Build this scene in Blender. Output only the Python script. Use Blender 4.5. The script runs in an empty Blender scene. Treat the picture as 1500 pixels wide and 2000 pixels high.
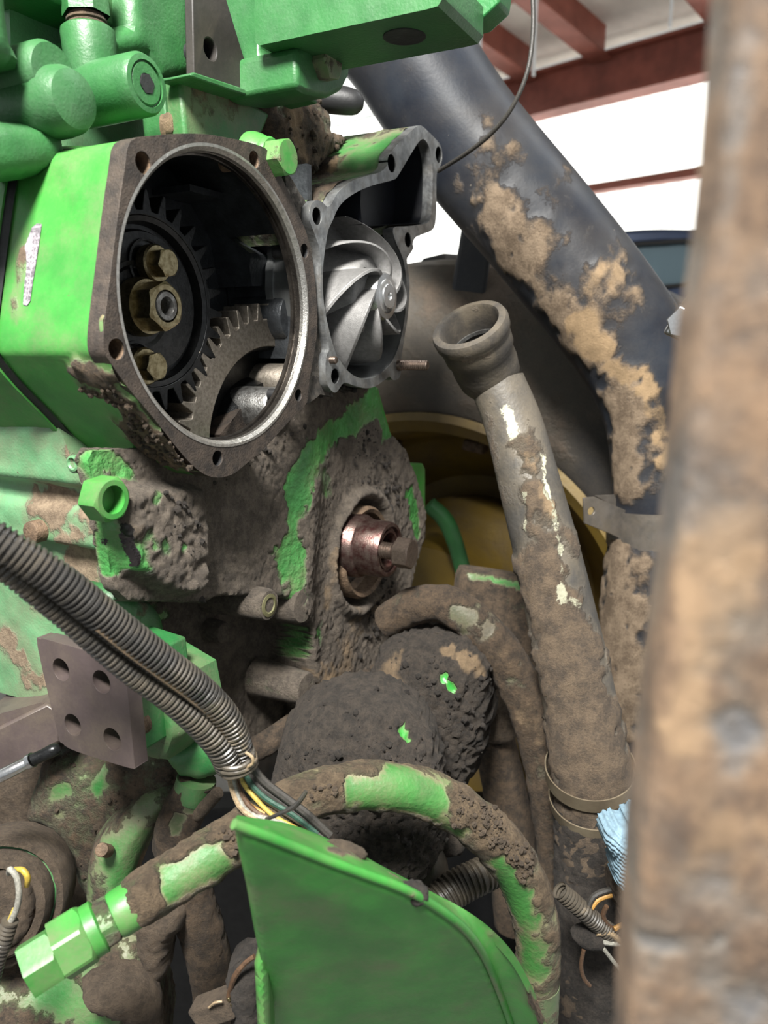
import bpy, math, random
import numpy as np
from mathutils import Vector, Matrix
from mathutils.geometry import delaunay_2d_cdt

random.seed(7)
S = bpy.context.scene
COL = S.collection

# ------------------------------------------------------------------ camera, sky, lights, exposure
CZ = 1.3                                   # lens height above the shop floor
FPX = 1500.0                               # focal length in pixels of the 1500 x 2000 frame
PITCH = math.radians(12.0)
cam_d = bpy.data.cameras.new('camera')
cam = bpy.data.objects.new('camera', cam_d)
COL.objects.link(cam)
cam.location = (0, 0, CZ)
cam.rotation_euler = (math.radians(90) - PITCH, 0, 0)
cam_d.sensor_fit = 'VERTICAL'
cam_d.sensor_height = 36.0
cam_d.lens = FPX / 2000.0 * 36.0
cam_d.clip_start = 0.02
cam_d.dof.use_dof = True
cam_d.dof.focus_distance = 0.62
cam_d.dof.aperture_fstop = 27.0 / 3.6
S.camera = cam

w = bpy.data.worlds.new('overcast_sky')
S.world = w
w.use_nodes = True
bg = w.node_tree.nodes['Background']
bg.inputs[0].default_value = (0.92, 0.97, 1.0, 1)
bg.inputs[1].default_value = 0.30

def area_light(name, loc, target, size, power, color=(1, 1, 1)):
    d = bpy.data.lights.new(name, 'AREA')
    d.shape = 'RECTANGLE'; d.size = size[0]; d.size_y = size[1]
    d.energy = power; d.color = color
    o = bpy.data.objects.new(name, d); COL.objects.link(o)
    o.location = loc
    o.rotation_euler = (Vector(target) - Vector(loc)).to_track_quat('-Z', 'Y').to_euler()
    return o
area_light('shop_work_lamp', (-0.22, -0.42, CZ + 1.10), (-0.05, 0.66, CZ - 0.15), (0.34, 0.34), 58, (1.0, 0.98, 0.93))
area_light('far_fill_light', (1.6, 1.2, CZ + 1.9), (0.3, 0.9, CZ - 0.1), (0.5, 0.5), 8, (0.95, 0.98, 1.0))  # added fill in place of window light from the right

sun_d = bpy.data.lights.new('sun', 'SUN'); sun_d.energy = 6.0; sun_d.angle = math.radians(3); sun_d.color = (1, .97, .92)
sun = bpy.data.objects.new('sun', sun_d); COL.objects.link(sun)
sun.rotation_euler = Vector((-.694, -.72, -.62)).to_track_quat('-Z', 'Y').to_euler()      # low sun behind the far wall

vs = S.view_settings
S.display_settings.display_device = 'sRGB'
vs.view_transform = 'Standard'
vs.look = 'None'
vs.gamma = 1.0
vs.use_curve_mapping = False
vs.exposure = 1.05

# ------------------------------------------------------------------ frames and measuring
CP, SP = math.cos(PITCH), math.sin(PITCH)
CAM = np.array([0, 0, CZ])
def ray(px, py):
    x = (px - 750) / FPX; y = -(py - 1000) / FPX
    return np.array([x, CP + y * SP, -SP + y * CP])
def at_depth(px, py, Y):
    r = ray(px, py)
    return CAM + r * (Y / r[1])
def seen(P):                                # 3D points -> photograph pixels (for placing dirt on the right spot of a thing)
    P = np.atleast_2d(P) - CAM
    fw = P[:, 1] * CP - P[:, 2] * SP
    up = P[:, 1] * SP + P[:, 2] * CP
    return np.c_[750 + FPX * P[:, 0] / fw, 1000 - FPX * up / fw, fw]

class Fr:
    def __init__(s, o, x, y, z):
        s.o, s.x, s.y, s.z = [np.array(k, float) for k in (o, x, y, z)]
    def pts(s, A):
        A = np.atleast_2d(np.array(A, float))
        return s.o + A[:, :1] * s.x + A[:, 1:2] * s.y + A[:, 2:3] * s.z
    def at(s, px, py, c=0.0):
        r = ray(px, py)
        t = ((s.o - CAM) @ s.z + c) / (r @ s.z)
        q = CAM + r * t - s.o
        return float(q @ s.x), float(q @ s.y)
    def move(s, a, b, c):
        return Fr(s.o + a * s.x + b * s.y + c * s.z, s.x, s.y, s.z)
    def on(s, px, py, c=0.0):                # frame moved to where that spot of the photograph meets plane z = c
        a, b = s.at(px, py, c)
        return s.move(a, b, c)
    def loop(s, L, c=0.0):
        return [s.at(p[0], p[1], p[2] if len(p) > 2 else c) for p in L]
ANG = math.radians(62)
U = np.array([math.cos(ANG), math.sin(ANG), 0]); N = np.array([math.sin(ANG), -math.cos(ANG), 0]); UP = np.array([0, 0, 1.0])
P0 = CAM + ray(415, 580) * 0.55
FE = Fr(P0, U, UP, N)                        # engine front: x across, y up, z out of the front
FS = Fr(P0, N, UP, -U)                       # engine side:  x to the front, y up, z out of the side
def facing(px, py, Y, yaw=0.0, pitch=0.0, roll=0.0):
    m = Matrix.Rotation(math.radians(yaw), 3, 'Z') @ Matrix.Rotation(math.radians(pitch), 3, 'X') @ Matrix.Rotation(math.radians(roll), 3, 'Y')
    return Fr(at_depth(px, py, Y), m @ Vector((1, 0, 0)), m @ Vector((0, 0, 1)), m @ Vector((0, -1, 0)))
def along(p, q, ref=(0, 0, 1)):              # frame at p whose z runs towards q
    z = np.array(q, float) - np.array(p, float); z /= np.linalg.norm(z)
    r = np.array(ref, float)
    x = np.cross(r, z); x /= np.linalg.norm(x)
    return Fr(p, x, np.cross(z, x), z)

# ------------------------------------------------------------------ noise
def _hash(i, j, k, seed):
    h = (i * 374761393 + j * 668265263 + k * 2147483647 + seed * 974711) & 0xffffffff
    h = ((h ^ (h >> 13)) * 1274126177) & 0xffffffff
    return ((h ^ (h >> 16)) & 0xffff) / 65535.0
def vnoise(P, seed=0):
    P = np.asarray(P, float); F = np.floor(P); t = P - F; t = t * t * (3 - 2 * t)
    I = F.astype(np.int64)
    r = 0
    for a in (0, 1):
        wa = t[:, 0] if a else 1 - t[:, 0]
        for b in (0, 1):
            wb = t[:, 1] if b else 1 - t[:, 1]
            for c in (0, 1):
                wc = t[:, 2] if c else 1 - t[:, 2]
                r = r + wa * wb * wc * _hash(I[:, 0] + a, I[:, 1] + b, I[:, 2] + c, seed)
    return r
def fbm(P, scale, octv=4, seed=0, rough=0.5):
    r = 0; amp = 1; tot = 0; P = np.asarray(P, float) * scale
    for o in range(octv):
        r = r + amp * vnoise(P + o * 17.3, seed + o); tot += amp; amp *= rough; P = P * 2.03
    return r / tot
def sstep(x, a, b):
    t = np.clip((x - a) / (b - a), 0, 1); return t * t * (3 - 2 * t)

# ------------------------------------------------------------------ mesh building
class B:
    def __init__(s): s.v = []; s.f = []
    def add(s, V, F):
        o = len(s.v); s.v += [tuple(map(float, p)) for p in V]; s.f += [tuple(i + o for i in f) for f in F]; return s

def lathe(prof, fr, n=48, a0=0.0, a1=2 * math.pi, b=None):
    b = b or B(); full = abs(a1 - a0 - 2 * math.pi) < 1e-6
    cols = n if full else n + 1
    V = []
    for (r, z) in prof:
        for k in range(cols):
            t = a0 + (a1 - a0) * k / n
            V.append((r * math.cos(t), r * math.sin(t), z))
    F = []
    for i in range(len(prof) - 1):
        for k in range(n):
            k2 = (k + 1) % cols
            F.append((i * cols + k, i * cols + k2, (i + 1) * cols + k2, (i + 1) * cols + k))
    return b.add(fr.pts(V), F)
def round_prof(r, z0, z1, bev=0.001, base=True):
    p = [(1e-5, z0)] if base else []
    return p + [(r, z0), (r, z1 - bev), (r - bev * .3, z1 - bev * .3), (r - bev, z1), (1e-5, z1)]

def inside(P, loop):
    x, y = P[:, 0], P[:, 1]; L = np.array(loop); r = np.zeros(len(P), bool)
    for i in range(len(L)):
        x1, y1 = L[i - 1]; x2, y2 = L[i]
        if y1 == y2: continue
        c = ((y1 > y) != (y2 > y)) & (x < (x2 - x1) * (y - y1) / (y2 - y1) + x1)
        r ^= c
    return r
def edge_dist(P, loop):
    L = np.array(loop); d = np.full(len(P), 1e9)
    for i in range(len(L)):
        a = L[i - 1]; ab = L[i] - a; l2 = ab @ ab
        if l2 == 0: continue
        t = np.clip(((P - a) @ ab) / l2, 0, 1)
        d = np.minimum(d, np.hypot(*(P - a - t[:, None] * ab).T))
    return d
def dense(loop, step):
    out = []
    for i in range(len(loop)):
        a, c = np.array(loop[i - 1]), np.array(loop[i])
        n = max(1, int(np.hypot(*(c - a)) / step))
        for k in range(n): out.append(tuple(a + (c - a) * k / n))
    return out
def smooth_loop(loop, n=4):
    L = [np.array(p, float) for p in loop]; m = len(L); out = []
    for i in range(m):
        p0, p1, p2, p3 = L[i - 1], L[i], L[(i + 1) % m], L[(i + 2) % m]
        for k in range(n):
            t = k / n
            out.append(tuple(0.5 * (2 * p1 + (p2 - p0) * t + (2 * p0 - 5 * p1 + 4 * p2 - p3) * t * t + (3 * p1 - p0 - 3 * p2 + p3) * t ** 3)))
    return out
def circle(a, b, r, n=24, ph=0.0):
    return [(a + r * math.cos(2 * math.pi * k / n + ph), b + r * math.sin(2 * math.pi * k / n + ph)) for k in range(n)]
def tri(loops, extra=None):
    V = []; Ed = []
    for L in loops:
        o = len(V); V += [Vector((float(p[0]), float(p[1]))) for p in L]; Ed += [(o + i, o + (i + 1) % len(L)) for i in range(len(L))]
    nb = len(V)
    if extra is not None: V += [Vector((float(p[0]), float(p[1]))) for p in extra]
    r = delaunay_2d_cdt(V, Ed, [], 0, 1e-7)
    pv = np.array([tuple(p) for p in r[0]]); F = np.array([f for f in r[2]])
    cen = pv[F].mean(axis=1)
    keep = inside(cen, loops[0])
    for h in loops[1:]: keep &= ~inside(cen, h)
    F = F[keep]
    p = pv[F]; ar = (p[:, 1, 0] - p[:, 0, 0]) * (p[:, 2, 1] - p[:, 0, 1]) - (p[:, 2, 0] - p[:, 0, 0]) * (p[:, 1, 1] - p[:, 0, 1])
    F[ar < 0] = F[ar < 0][:, ::-1]
    F = F[np.abs(ar) > 1e-12]
    # boundary edges, as directed by the triangles
    from collections import Counter
    E_ = {}
    for f in F:
        for i in range(3):
            e = (int(f[i]), int(f[(i + 1) % 3]))
            if (e[1], e[0]) in E_: del E_[(e[1], e[0])]
            else: E_[e] = 1
    return pv, F, list(E_)
def prism(loops, z0, z1, fr, b=None, back=True, front=True, draft=0.0):
    """flat plate with holes from z0 (back) to z1 (front)"""
    b = b or B()
    pv, F, bd = tri(loops); n = len(pv)
    c = np.array(loops[0]).mean(axis=0)
    V = np.r_[np.c_[pv, np.full(n, z1)], np.c_[(pv - c) * (1 + draft) + c, np.full(n, z0)]]
    Fs = []
    if front: Fs += [tuple(int(i) for i in f) for f in F]
    if back: Fs += [tuple(int(i) + n for i in f[::-1]) for f in F]
    Fs += [(j, i, i + n, j + n) for (i, j) in bd]
    return b.add(fr.pts(V), Fs)
def relief(loops, step, hfn, back, fr, b=None, jitter=0.25, close=True, skirt=3):
    """dense front surface at height hfn(P) over an outline, with walls down to z = back"""
    b = b or B()
    loops = [dense(L, step) for L in loops]
    A = np.array(loops[0]); lo, hi = A.min(0), A.max(0)
    gx, gy = np.meshgrid(np.arange(lo[0], hi[0], step), np.arange(lo[1], hi[1], step))
    G = np.c_[gx.ravel(), gy.ravel()]
    G[:, 0] += (np.round(G[:, 1] / step).astype(int) % 2) * step * 0.5
    rs = np.random.RandomState(3); G = G + (rs.rand(*G.shape) - .5) * step * jitter
    k = inside(G, loops[0]); 
    for h in loops[1:]: k &= ~inside(G, h)
    G = G[k]
    for L in loops: G = G[edge_dist(G, L) > step * .45]
    pv, F, bd = tri(loops, G)
    z = hfn(pv); n = len(pv)
    V = [np.c_[pv, z]]; Fs = [tuple(int(i) for i in f) for f in F]
    ids = sorted({i for e in bd for i in e}); mp = {i: k for k, i in enumerate(ids)}; m = len(ids)
    bp = pv[ids]; bz = z[ids]; base = n; prev = [i for i in ids]
    thin = isinstance(back, tuple); zb = z - back[0] if thin else np.full(n, back); bb = zb[ids]
    for s_ in range(1, skirt + 1):
        t = s_ / skirt
        V.append(np.c_[bp, bz * (1 - t) + bb * t])
        cur = [base + k for k in range(m)]
        Fs += [(prev[mp[j]], prev[mp[i]], cur[mp[i]], cur[mp[j]]) for (i, j) in bd]
        prev = cur; base += m
    if close:
        V.append(np.c_[pv, zb])
        Fs += [tuple(int(i) + base for i in f[::-1]) for f in F]
    return b.add(fr.pts(np.concatenate(V)), Fs)
def pillow(loop, step, H, edge, back, fr, b=None, extra=None, z0=0.0):
    """swollen casting: height H, rounded over a rim of width edge"""
    L = dense(loop, step)
    def h(P):
        d = np.clip(edge_dist(P, L) / edge, 0, 1)
        z = z0 + H * np.sqrt(np.clip(1 - (1 - d) ** 2, 0, 1))
        return z + (extra(P) if extra else 0)
    return relief([loop], step, h, back, fr, b)
def spline(pts, step):
    P = [np.array(p, float) for p in pts]; out = []
    P = [2 * P[0] - P[1]] + P + [2 * P[-1] - P[-2]]
    for i in range(1, len(P) - 2):
        p0, p1, p2, p3 = P[i - 1:i + 3]
        n = max(2, int(np.linalg.norm(p2[:3] - p1[:3]) / step))
        for k in range(n):
            t = k / n
            out.append(0.5 * (2 * p1 + (p2 - p0) * t + (2 * p0 - 5 * p1 + 4 * p2 - p3) * t * t + (3 * p1 - p0 - 3 * p2 + p3) * t ** 3))
    out.append(P[-2]); return np.array(out)
def path(L):                                 # (px, py, Y, radius in px) -> (x, y, z, radius in m)
    out = []
    for px, py, Y, r in L:
        p = at_depth(px, py, Y); fw = seen(p)[0, 2]
        out.append((*p, r / FPX * fw))
    return out
def sweep(P4, n=20, step=0.004, rmod=None, caps=True, b=None, wall=None, flat=None):
    """tube through (x,y,z,r); rmod(s, ang) multiplies the radius; wall = open end with an inside"""
    b = b or B(); Q = spline(P4, step); C = Q[:, :3]; R = Q[:, 3]
    T = np.gradient(C, axis=0); T /= np.linalg.norm(T, axis=1)[:, None]
    s = np.r_[0, np.cumsum(np.linalg.norm(np.diff(C, axis=0), axis=1))]
    ref = np.array([0, 0, 1.0]) if abs(T[0][2]) < .9 else np.array([1.0, 0, 0])
    x = np.cross(ref, T[0]); x /= np.linalg.norm(x)
    V = []; m = len(C); ang = np.arange(n) * 2 * math.pi / n
    for i in range(m):
        x = x - T[i] * (x @ T[i]); x /= np.linalg.norm(x); y = np.cross(T[i], x)
        k = np.ones(n) if rmod is None else rmod(s[i], ang) * np.ones(n)
        rr = R[i] * k
        V.append(C[i] + (rr * np.cos(ang))[:, None] * x + (rr * np.sin(ang))[:, None] * y)
    F = [(i * n + k, i * n + (k + 1) % n, (i + 1) * n + (k + 1) % n, (i + 1) * n + k) for i in range(m - 1) for k in range(n)]
    V = list(np.concatenate(V))
    if caps:
        for end, i in ((0, 0), (1, m - 1)):
            o = len(V); V.append(C[i])
            F += [((i * n + (k + 1) % n), i * n + k, o) if end == 0 else (i * n + k, i * n + (k + 1) % n, o) for k in range(n)]
    return b.add(V, F)
def hexhead(fr, r, h, b=None, hole=0.0, depth=0.0, n6=6, cham=0.12, ph=0.3):
    """hex head or nut: across-corners radius r, height h, chamfered top; optional round hole"""
    b = b or B(); n = 48; V = []
    def hexr(t):
        t = (t - ph) % (2 * math.pi / n6) - math.pi / n6
        return r * math.cos(math.pi / n6) / math.cos(t)
    ang = [2 * math.pi * k / n for k in range(n)]
    ap = r * math.cos(math.pi / n6)
    def zc(R_): return h - cham * r * max(0, (R_ - ap * .96) / (r - ap * .96 + 1e-9)) - .0
    rings = [[(hexr(t), 0) for t in ang], [(hexr(t), zc(hexr(t))) for t in ang], [(min(hexr(t), ap * .95), h) for t in ang]]
    if hole: rings += [[(hole, h) for t in ang], [(hole, h - depth) for t in ang], [(1e-5, h - depth) for t in ang]]
    else: rings += [[(ap * .5, h) for t in ang], [(1e-5, h) for t in ang]]
    for R_ in rings: V += [(q[0] * math.cos(t), q[0] * math.sin(t), q[1]) for q, t in zip(R_, ang)]
    F = [(i * n + k, i * n + (k + 1) % n, (i + 1) * n + (k + 1) % n, (i + 1) * n + k) for i in range(len(rings) - 1) for k in range(n)]
    return b.add(fr.pts(V), F)
def thread(fr, r, z0, z1, pitch, b=None, n=20):
    prof = [(r * .86, z0)]; z = z0
    while z < z1 - pitch:
        prof += [(r * .86, z + pitch * .1), (r, z + pitch * .4), (r, z + pitch * .6), (r * .86, z + pitch * .9)]; z += pitch
    prof += [(r * .8, z1), (1e-5, z1)]
    return lathe(prof, fr, n, b=b)
def box(fr, x0, x1, y0, y1, z0, z1, b=None):
    b = b or B()
    V = [(x, y, z) for z in (z0, z1) for y in (y0, y1) for x in (x0, x1)]
    return b.add(fr.pts(V), [(0, 2, 3, 1), (4, 5, 7, 6), (0, 1, 5, 4), (2, 6, 7, 3), (0, 4, 6, 2), (1, 3, 7, 5)])

# ------------------------------------------------------------------ objects
def obj(name, b, mat, parent=None, smooth=38, bevel=0.0, label=None):
    me = bpy.data.meshes.new(name)
    V = np.array(b.v); c = (V.min(0) + V.max(0)) / 2
    me.from_pydata([tuple(p) for p in (V - c)], [], b.f)
    me.update()
    if smooth is not None:
        me.shade_smooth(); me.set_sharp_from_angle(angle=math.radians(smooth))
    o = bpy.data.objects.new(name, me); COL.objects.link(o)
    o.location = c
    if mat: me.materials.append(mat)
    if parent is not None: o.parent = parent
    if label: o['label'] = label
    if bevel:
        m = o.modifiers.new('edge', 'BEVEL'); m.width = bevel; m.segments = 2; m.limit_method = 'ANGLE'; m.angle_limit = math.radians(40)
        m.harden_normals = False
    return o
def thing(name, label, cat, group=None):
    o = bpy.data.objects.new(name, None); COL.objects.link(o)
    o.empty_display_size = 0.05
    o['label'] = label; o['category'] = cat
    if group: o['group'] = group
    return o
def tag(o, label, cat, group=None):
    o['label'] = label; o['category'] = cat
    if group: o['group'] = group
    return o
def struct(o, label=None):
    o['kind'] = 'structure'
    if label: o['label'] = label
    return o
def world(o):
    n = len(o.data.vertices); a = np.empty(n * 3); o.data.vertices.foreach_get('co', a)
    return a.reshape(-1, 3) + np.array(o.location)
def normals(o):
    n = len(o.data.vertices); a = np.empty(n * 3)
    o.data.vertices.foreach_get('normal', a); return a.reshape(-1, 3)
def setco(o, W):
    o.data.vertices.foreach_set('co', (W - np.array(o.location)).ravel()); o.data.update()
def spots(o, marks):
    """amount of dirt at each vertex: marks = (px, py, r_px, amount) or (px, py, px2, py2, r_px, amount),
    each turned into a ball or capsule that sits on the surface itself"""
    W = world(o); s = seen(W); val = np.zeros(len(W)); nn = normals(o)
    warp = np.c_[fbm(W, 55, 4, 31, .6), fbm(W + 7.7, 55, 4, 32, .6), fbm(W - 5.1, 55, 4, 33, .6)] - .5
    front = ((W - CAM) * nn).sum(1) < 0
    def spot(px, py):
        d = np.hypot(s[:, 0] - px, s[:, 1] - py) + np.where(front, 0, 60)
        i = int(np.argmin(d)); k = d < d[i] + 6
        j = np.where(k)[0][np.argmin(s[k, 2])]
        return W[j], s[j, 2]
    for m in marks:
        if len(m) == 4:
            p, fw = spot(m[0], m[1]); r = m[2] / FPX * fw; d = np.linalg.norm(W + warp * r * 2.6 - p, axis=1)
        else:
            p, fw = spot(m[0], m[1]); q, _ = spot(m[2], m[3]); ab = q - p
            t = np.clip(((W - p) @ ab) / max(ab @ ab, 1e-12), 0, 1)
            r = m[4] / FPX * fw
            d = np.linalg.norm(W + warp * r * 2.6 - p - t[:, None] * ab, axis=1)
        val += m[-1] * sstep(-d, -r * 1.5, -r * .35)
    return val
def attr(o, name, val):
    a = o.data.attributes.get(name) or o.data.attributes.new(name, 'FLOAT', 'POINT')
    a.data.foreach_set('value', np.ascontiguousarray(val, dtype=np.float32))
def dirty(o, base=0.0, marks=(), tan=(), tanbase=0.0, thick=0.0, rough=0.0, scale=60, wob=0.35, seed=1, oil=None, up=0.0):
    """stores mud / tan / oil amounts on the surface and gives the mud its thickness"""
    W = world(o)
    nz = fbm(W, scale, 4, seed)
    v = np.full(len(W), float(base)) + (spots(o, marks) if len(marks) else 0) + (nz - .5) * wob * 2
    if up: v += up * normals(o)[:, 2]
    m = sstep(v, .3, .7)
    attr(o, 'mud', np.clip(v, 0, 1))
    t = np.full(len(W), float(tanbase)) + (spots(o, tan) if len(tan) else 0)
    attr(o, 'tan', np.clip(t, 0, 1))
    if oil is not None: attr(o, 'oil', np.clip(spots(o, oil), 0, 1))
    if thick or rough:
        nn = normals(o)
        setco(o, W + nn * (m * (thick * (.4 + nz) + rough * (fbm(W, scale * 4, 4, seed + 5, .6) - .45)))[:, None])
    return o
def lump(P, r, sub=1, squash=1.0, seed=0, b=None):
    """one crumb of soil"""
    b = b or B()
    t = (1 + 5 ** .5) / 2
    V = np.array([(-1, t, 0), (1, t, 0), (-1, -t, 0), (1, -t, 0), (0, -1, t), (0, 1, t), (0, -1, -t), (0, 1, -t), (t, 0, -1), (t, 0, 1), (-t, 0, -1), (-t, 0, 1)]) / 1.9
    F = [(0, 11, 5), (0, 5, 1), (0, 1, 7), (0, 7, 10), (0, 10, 11), (1, 5, 9), (5, 11, 4), (11, 10, 2), (10, 7, 6), (7, 1, 8), (3, 9, 4), (3, 4, 2), (3, 2, 6), (3, 6, 8), (3, 8, 9), (4, 9, 5), (2, 4, 11), (6, 2, 10), (8, 6, 7), (9, 8, 1)]
    rs = np.random.RandomState(seed); V = V * (1 + (rs.rand(12, 1) - .5) * .6)
    return b.add(np.array(P) + V * r, F)
def crumbs(o, name, mat, count, rmin, rmax, thr=.6, seed=1, where=None, spread=0.0):
    """loose soil crumbs stuck to the muddy areas of a thing"""
    W = world(o); a = np.empty(len(W), np.float32); o.data.attributes['mud'].data.foreach_get('value', a)
    ok = np.where(a > thr)[0]
    if where is not None:
        w_ = spots(o, where); ok = np.where((a > thr) & (w_ > .4))[0]
    if not len(ok): return None
    rs = np.random.RandomState(seed); nn = normals(o); b = B()
    for q in range(count):
        i = ok[rs.randint(len(ok))]; r = rmin + (rmax - rmin) * rs.rand() ** 3
        lump(W[i] + nn[i] * r * .3, r, seed=seed * 1000 + q, b=b)
    c = obj(name, b, mat, o.parent if o.parent else o, smooth=None)
    c['kind'] = 'stuff'
    return c
# ------------------------------------------------------------------ materials
def nodes(name):
    m = bpy.data.materials.new(name); m.use_nodes = True
    nt = m.node_tree; return m, nt, nt.nodes['Principled BSDF']
def nn_(nt, kind, **kw):
    n = nt.nodes.new(kind)
    for k, v in kw.items():
        if k.startswith('i_'): n.inputs[k[2:].replace('_', ' ')].default_value = v
        else: setattr(n, k, v)
    return n
def math_(nt, op, a, b=None, clamp=False):
    n = nt.nodes.new('ShaderNodeMath'); n.operation = op; n.use_clamp = clamp
    for i, v in enumerate((a, b)):
        if v is None: continue
        if isinstance(v, (int, float)): n.inputs[i].default_value = v
        else: nt.links.new(v, n.inputs[i])
    return n.outputs[0]
def mixc(nt, f, a, b):
    n = nt.nodes.new('ShaderNodeMix'); n.data_type = 'RGBA'
    for i, v in ((0, f), (6, a), (7, b)):
        if isinstance(v, tuple): n.inputs[i].default_value = (*v[:3], 1)
        elif isinstance(v, (int, float)): n.inputs[i].default_value = v
        else: nt.links.new(v, n.inputs[i])
    return n.outputs[2]
def mixf(nt, f, a, b):
    n = nt.nodes.new('ShaderNodeMix'); n.data_type = 'FLOAT'
    for i, v in ((0, f), (2, a), (3, b)):
        if isinstance(v, (int, float)): n.inputs[i].default_value = v
        else: nt.links.new(v, n.inputs[i])
    return n.outputs[0]
def ramp(nt, v, lo, hi):
    n = nt.nodes.new('ShaderNodeMapRange'); n.interpolation_type = 'SMOOTHSTEP'
    n.inputs[1].default_value = lo; n.inputs[2].default_value = hi
    nt.links.new(v, n.inputs[0]); return n.outputs[0]
def noise(nt, co, scale, detail=6, rough=.6, dist=0.0):
    n = nt.nodes.new('ShaderNodeTexNoise')
    n.inputs['Scale'].default_value = scale; n.inputs['Detail'].default_value = detail
    n.inputs['Roughness'].default_value = rough; n.inputs['Distortion'].default_value = dist
    nt.links.new(co, n.inputs['Vector']); return n.outputs[0]
MUD_D = (0.040, 0.031, 0.023); MUD_M = (0.145, 0.100, 0.064); MUD_T = (0.36, 0.25, 0.145)
def grime(name, base, base2=None, rough=.4, metal=0.0, level=0.0, amp=.55, soft=.10, scale=45, mud_dark=MUD_D, mud_mid=MUD_M, mud_tan=MUD_T,
          peel=.25, peel_scale=260, bump=.5, chips=None, chip_level=.66, oily=(0.012, 0.010, 0.011), spec=.5, grain=900, coat=0.0, dust=.6, dustcol=(.16, .13, .09), oil_rough=.18):
    m, nt, bs = nodes(name); L = nt.links.new
    co = nn_(nt, 'ShaderNodeTexCoord').outputs['Object']
    geo = nn_(nt, 'ShaderNodeNewGeometry').outputs['Position']
    A = lambda k: nn_(nt, 'ShaderNodeAttribute', attribute_name=k).outputs['Fac']
    n1 = noise(nt, geo, scale, 9, .68)
    v = math_(nt, 'ADD', A('mud'), math_(nt, 'MULTIPLY', math_(nt, 'SUBTRACT', n1, .5), amp * 3.2))
    fac = ramp(nt, math_(nt, 'ADD', v, level), .5 - soft, .5 + soft)
    n2 = noise(nt, geo, scale * .6, 5, .6)
    paint = mixc(nt, ramp(nt, n2, .3, .7), base, base2 or tuple(c * .72 for c in base))
    rgh = rough
    if chips:
        nc = noise(nt, geo, scale * 2.2, 8, .7)
        cf = ramp(nt, nc, chip_level, chip_level + .03)
        paint = mixc(nt, cf, paint, chips)
    n3 = noise(nt, geo, scale * 1.7, 7, .7)
    n4 = noise(nt, geo, scale * .5, 5, .6)
    nf = noise(nt, geo, 420, 8, .78)
    mud = mixc(nt, ramp(nt, math_(nt, 'ADD', math_(nt, 'MULTIPLY', n3, .6), math_(nt, 'MULTIPLY', nf, .4)), .39, .61), mud_dark, mud_mid)
    df = math_(nt, 'MULTIPLY', ramp(nt, math_(nt, 'ADD', math_(nt, 'ADD', n4, math_(nt, 'MULTIPLY', math_(nt, 'SUBTRACT', nf, .5), .5)), math_(nt, 'MULTIPLY', A('mud'), .75)), .36, .95), dust)
    paint = mixc(nt, df, paint, dustcol)
    tf = ramp(nt, math_(nt, 'ADD', A('tan'), math_(nt, 'MULTIPLY', math_(nt, 'SUBTRACT', n4, .5), .9)), .35, .75)
    mud = mixc(nt, tf, mud, mixc(nt, ramp(nt, n3, .3, .7), tuple(c * .62 for c in mud_tan), mud_tan))
    col = mixc(nt, fac, paint, mud)
    of = ramp(nt, math_(nt, 'ADD', A('oil'), math_(nt, 'MULTIPLY', math_(nt, 'SUBTRACT', math_(nt, 'ADD', math_(nt, 'MULTIPLY', n3, .5), math_(nt, 'MULTIPLY', nf, .5)), .5), 2.2)), .5, .62)
    col = mixc(nt, of, col, oily)
    L(col, bs.inputs['Base Color'])
    r = mixf(nt, fac, rough, .95); r = mixf(nt, of, r, oil_rough)
    L(r, bs.inputs['Roughness'])
    if metal: L(math_(nt, 'MULTIPLY', math_(nt, 'SUBTRACT', 1.0, fac), metal), bs.inputs['Metallic'])
    bs.inputs['Specular IOR Level'].default_value = spec
    if coat: bs.inputs['Coat Weight'].default_value = coat
    pl = noise(nt, geo, peel_scale, 3, .5)
    gr = noise(nt, geo, grain, 4, .7)
    h = mixf(nt, fac, math_(nt, 'MULTIPLY', pl, peel * .6), math_(nt, 'ADD', math_(nt, 'MULTIPLY', n3, 1.0), math_(nt, 'ADD', math_(nt, 'MULTIPLY', nf, 1.3), math_(nt, 'MULTIPLY', gr, .35))))
    h = math_(nt, 'ADD', h, math_(nt, 'MULTIPLY', fac, .5))
    bp = nt.nodes.new('ShaderNodeBump'); bp.inputs['Strength'].default_value = bump; bp.inputs['Distance'].default_value = .0045
    L(h, bp.inputs['Height']); L(bp.outputs[0], bs.inputs['Normal'])
    return m
def plain(name, col, rough=.5, metal=0.0, var=.15, scale=120, bump=.1, bscale=400, spec=.5, col2=None):
    m, nt, bs = nodes(name); L = nt.links.new
    geo = nn_(nt, 'ShaderNodeNewGeometry').outputs['Position']
    n = noise(nt, geo, scale, 6, .65)
    L(mixc(nt, ramp(nt, n, .3, .7), col, col2 or tuple(c * (1 - var * 2) for c in col)), bs.inputs['Base Color'])
    L(mixf(nt, n, rough * .8, min(1, rough * 1.25)), bs.inputs['Roughness'])
    bs.inputs['Metallic'].default_value = metal; bs.inputs['Specular IOR Level'].default_value = spec
    bp = nt.nodes.new('ShaderNodeBump'); bp.inputs['Strength'].default_value = bump; bp.inputs['Distance'].default_value = .002
    L(noise(nt, geo, bscale, 4, .6), bp.inputs['Height']); L(bp.outputs[0], bs.inputs['Normal'])
    return m
G1 = (0.040, 0.245, 0.036); G2 = (0.026, 0.17, 0.026)
GREEN = grime('green_paint', G1, G2, rough=.45, level=-.05, amp=.42, chips=(0.10, 0.07, 0.045), chip_level=.70, peel=.12)
GREEN_ROUGH = grime('green_cast_paint', (0.026, 0.125, 0.033), (0.017, 0.088, 0.024), rough=.45, level=-.08, amp=.4, peel=.22, peel_scale=420, dustcol=(.09, .14, .09), dust=.5)
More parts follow.
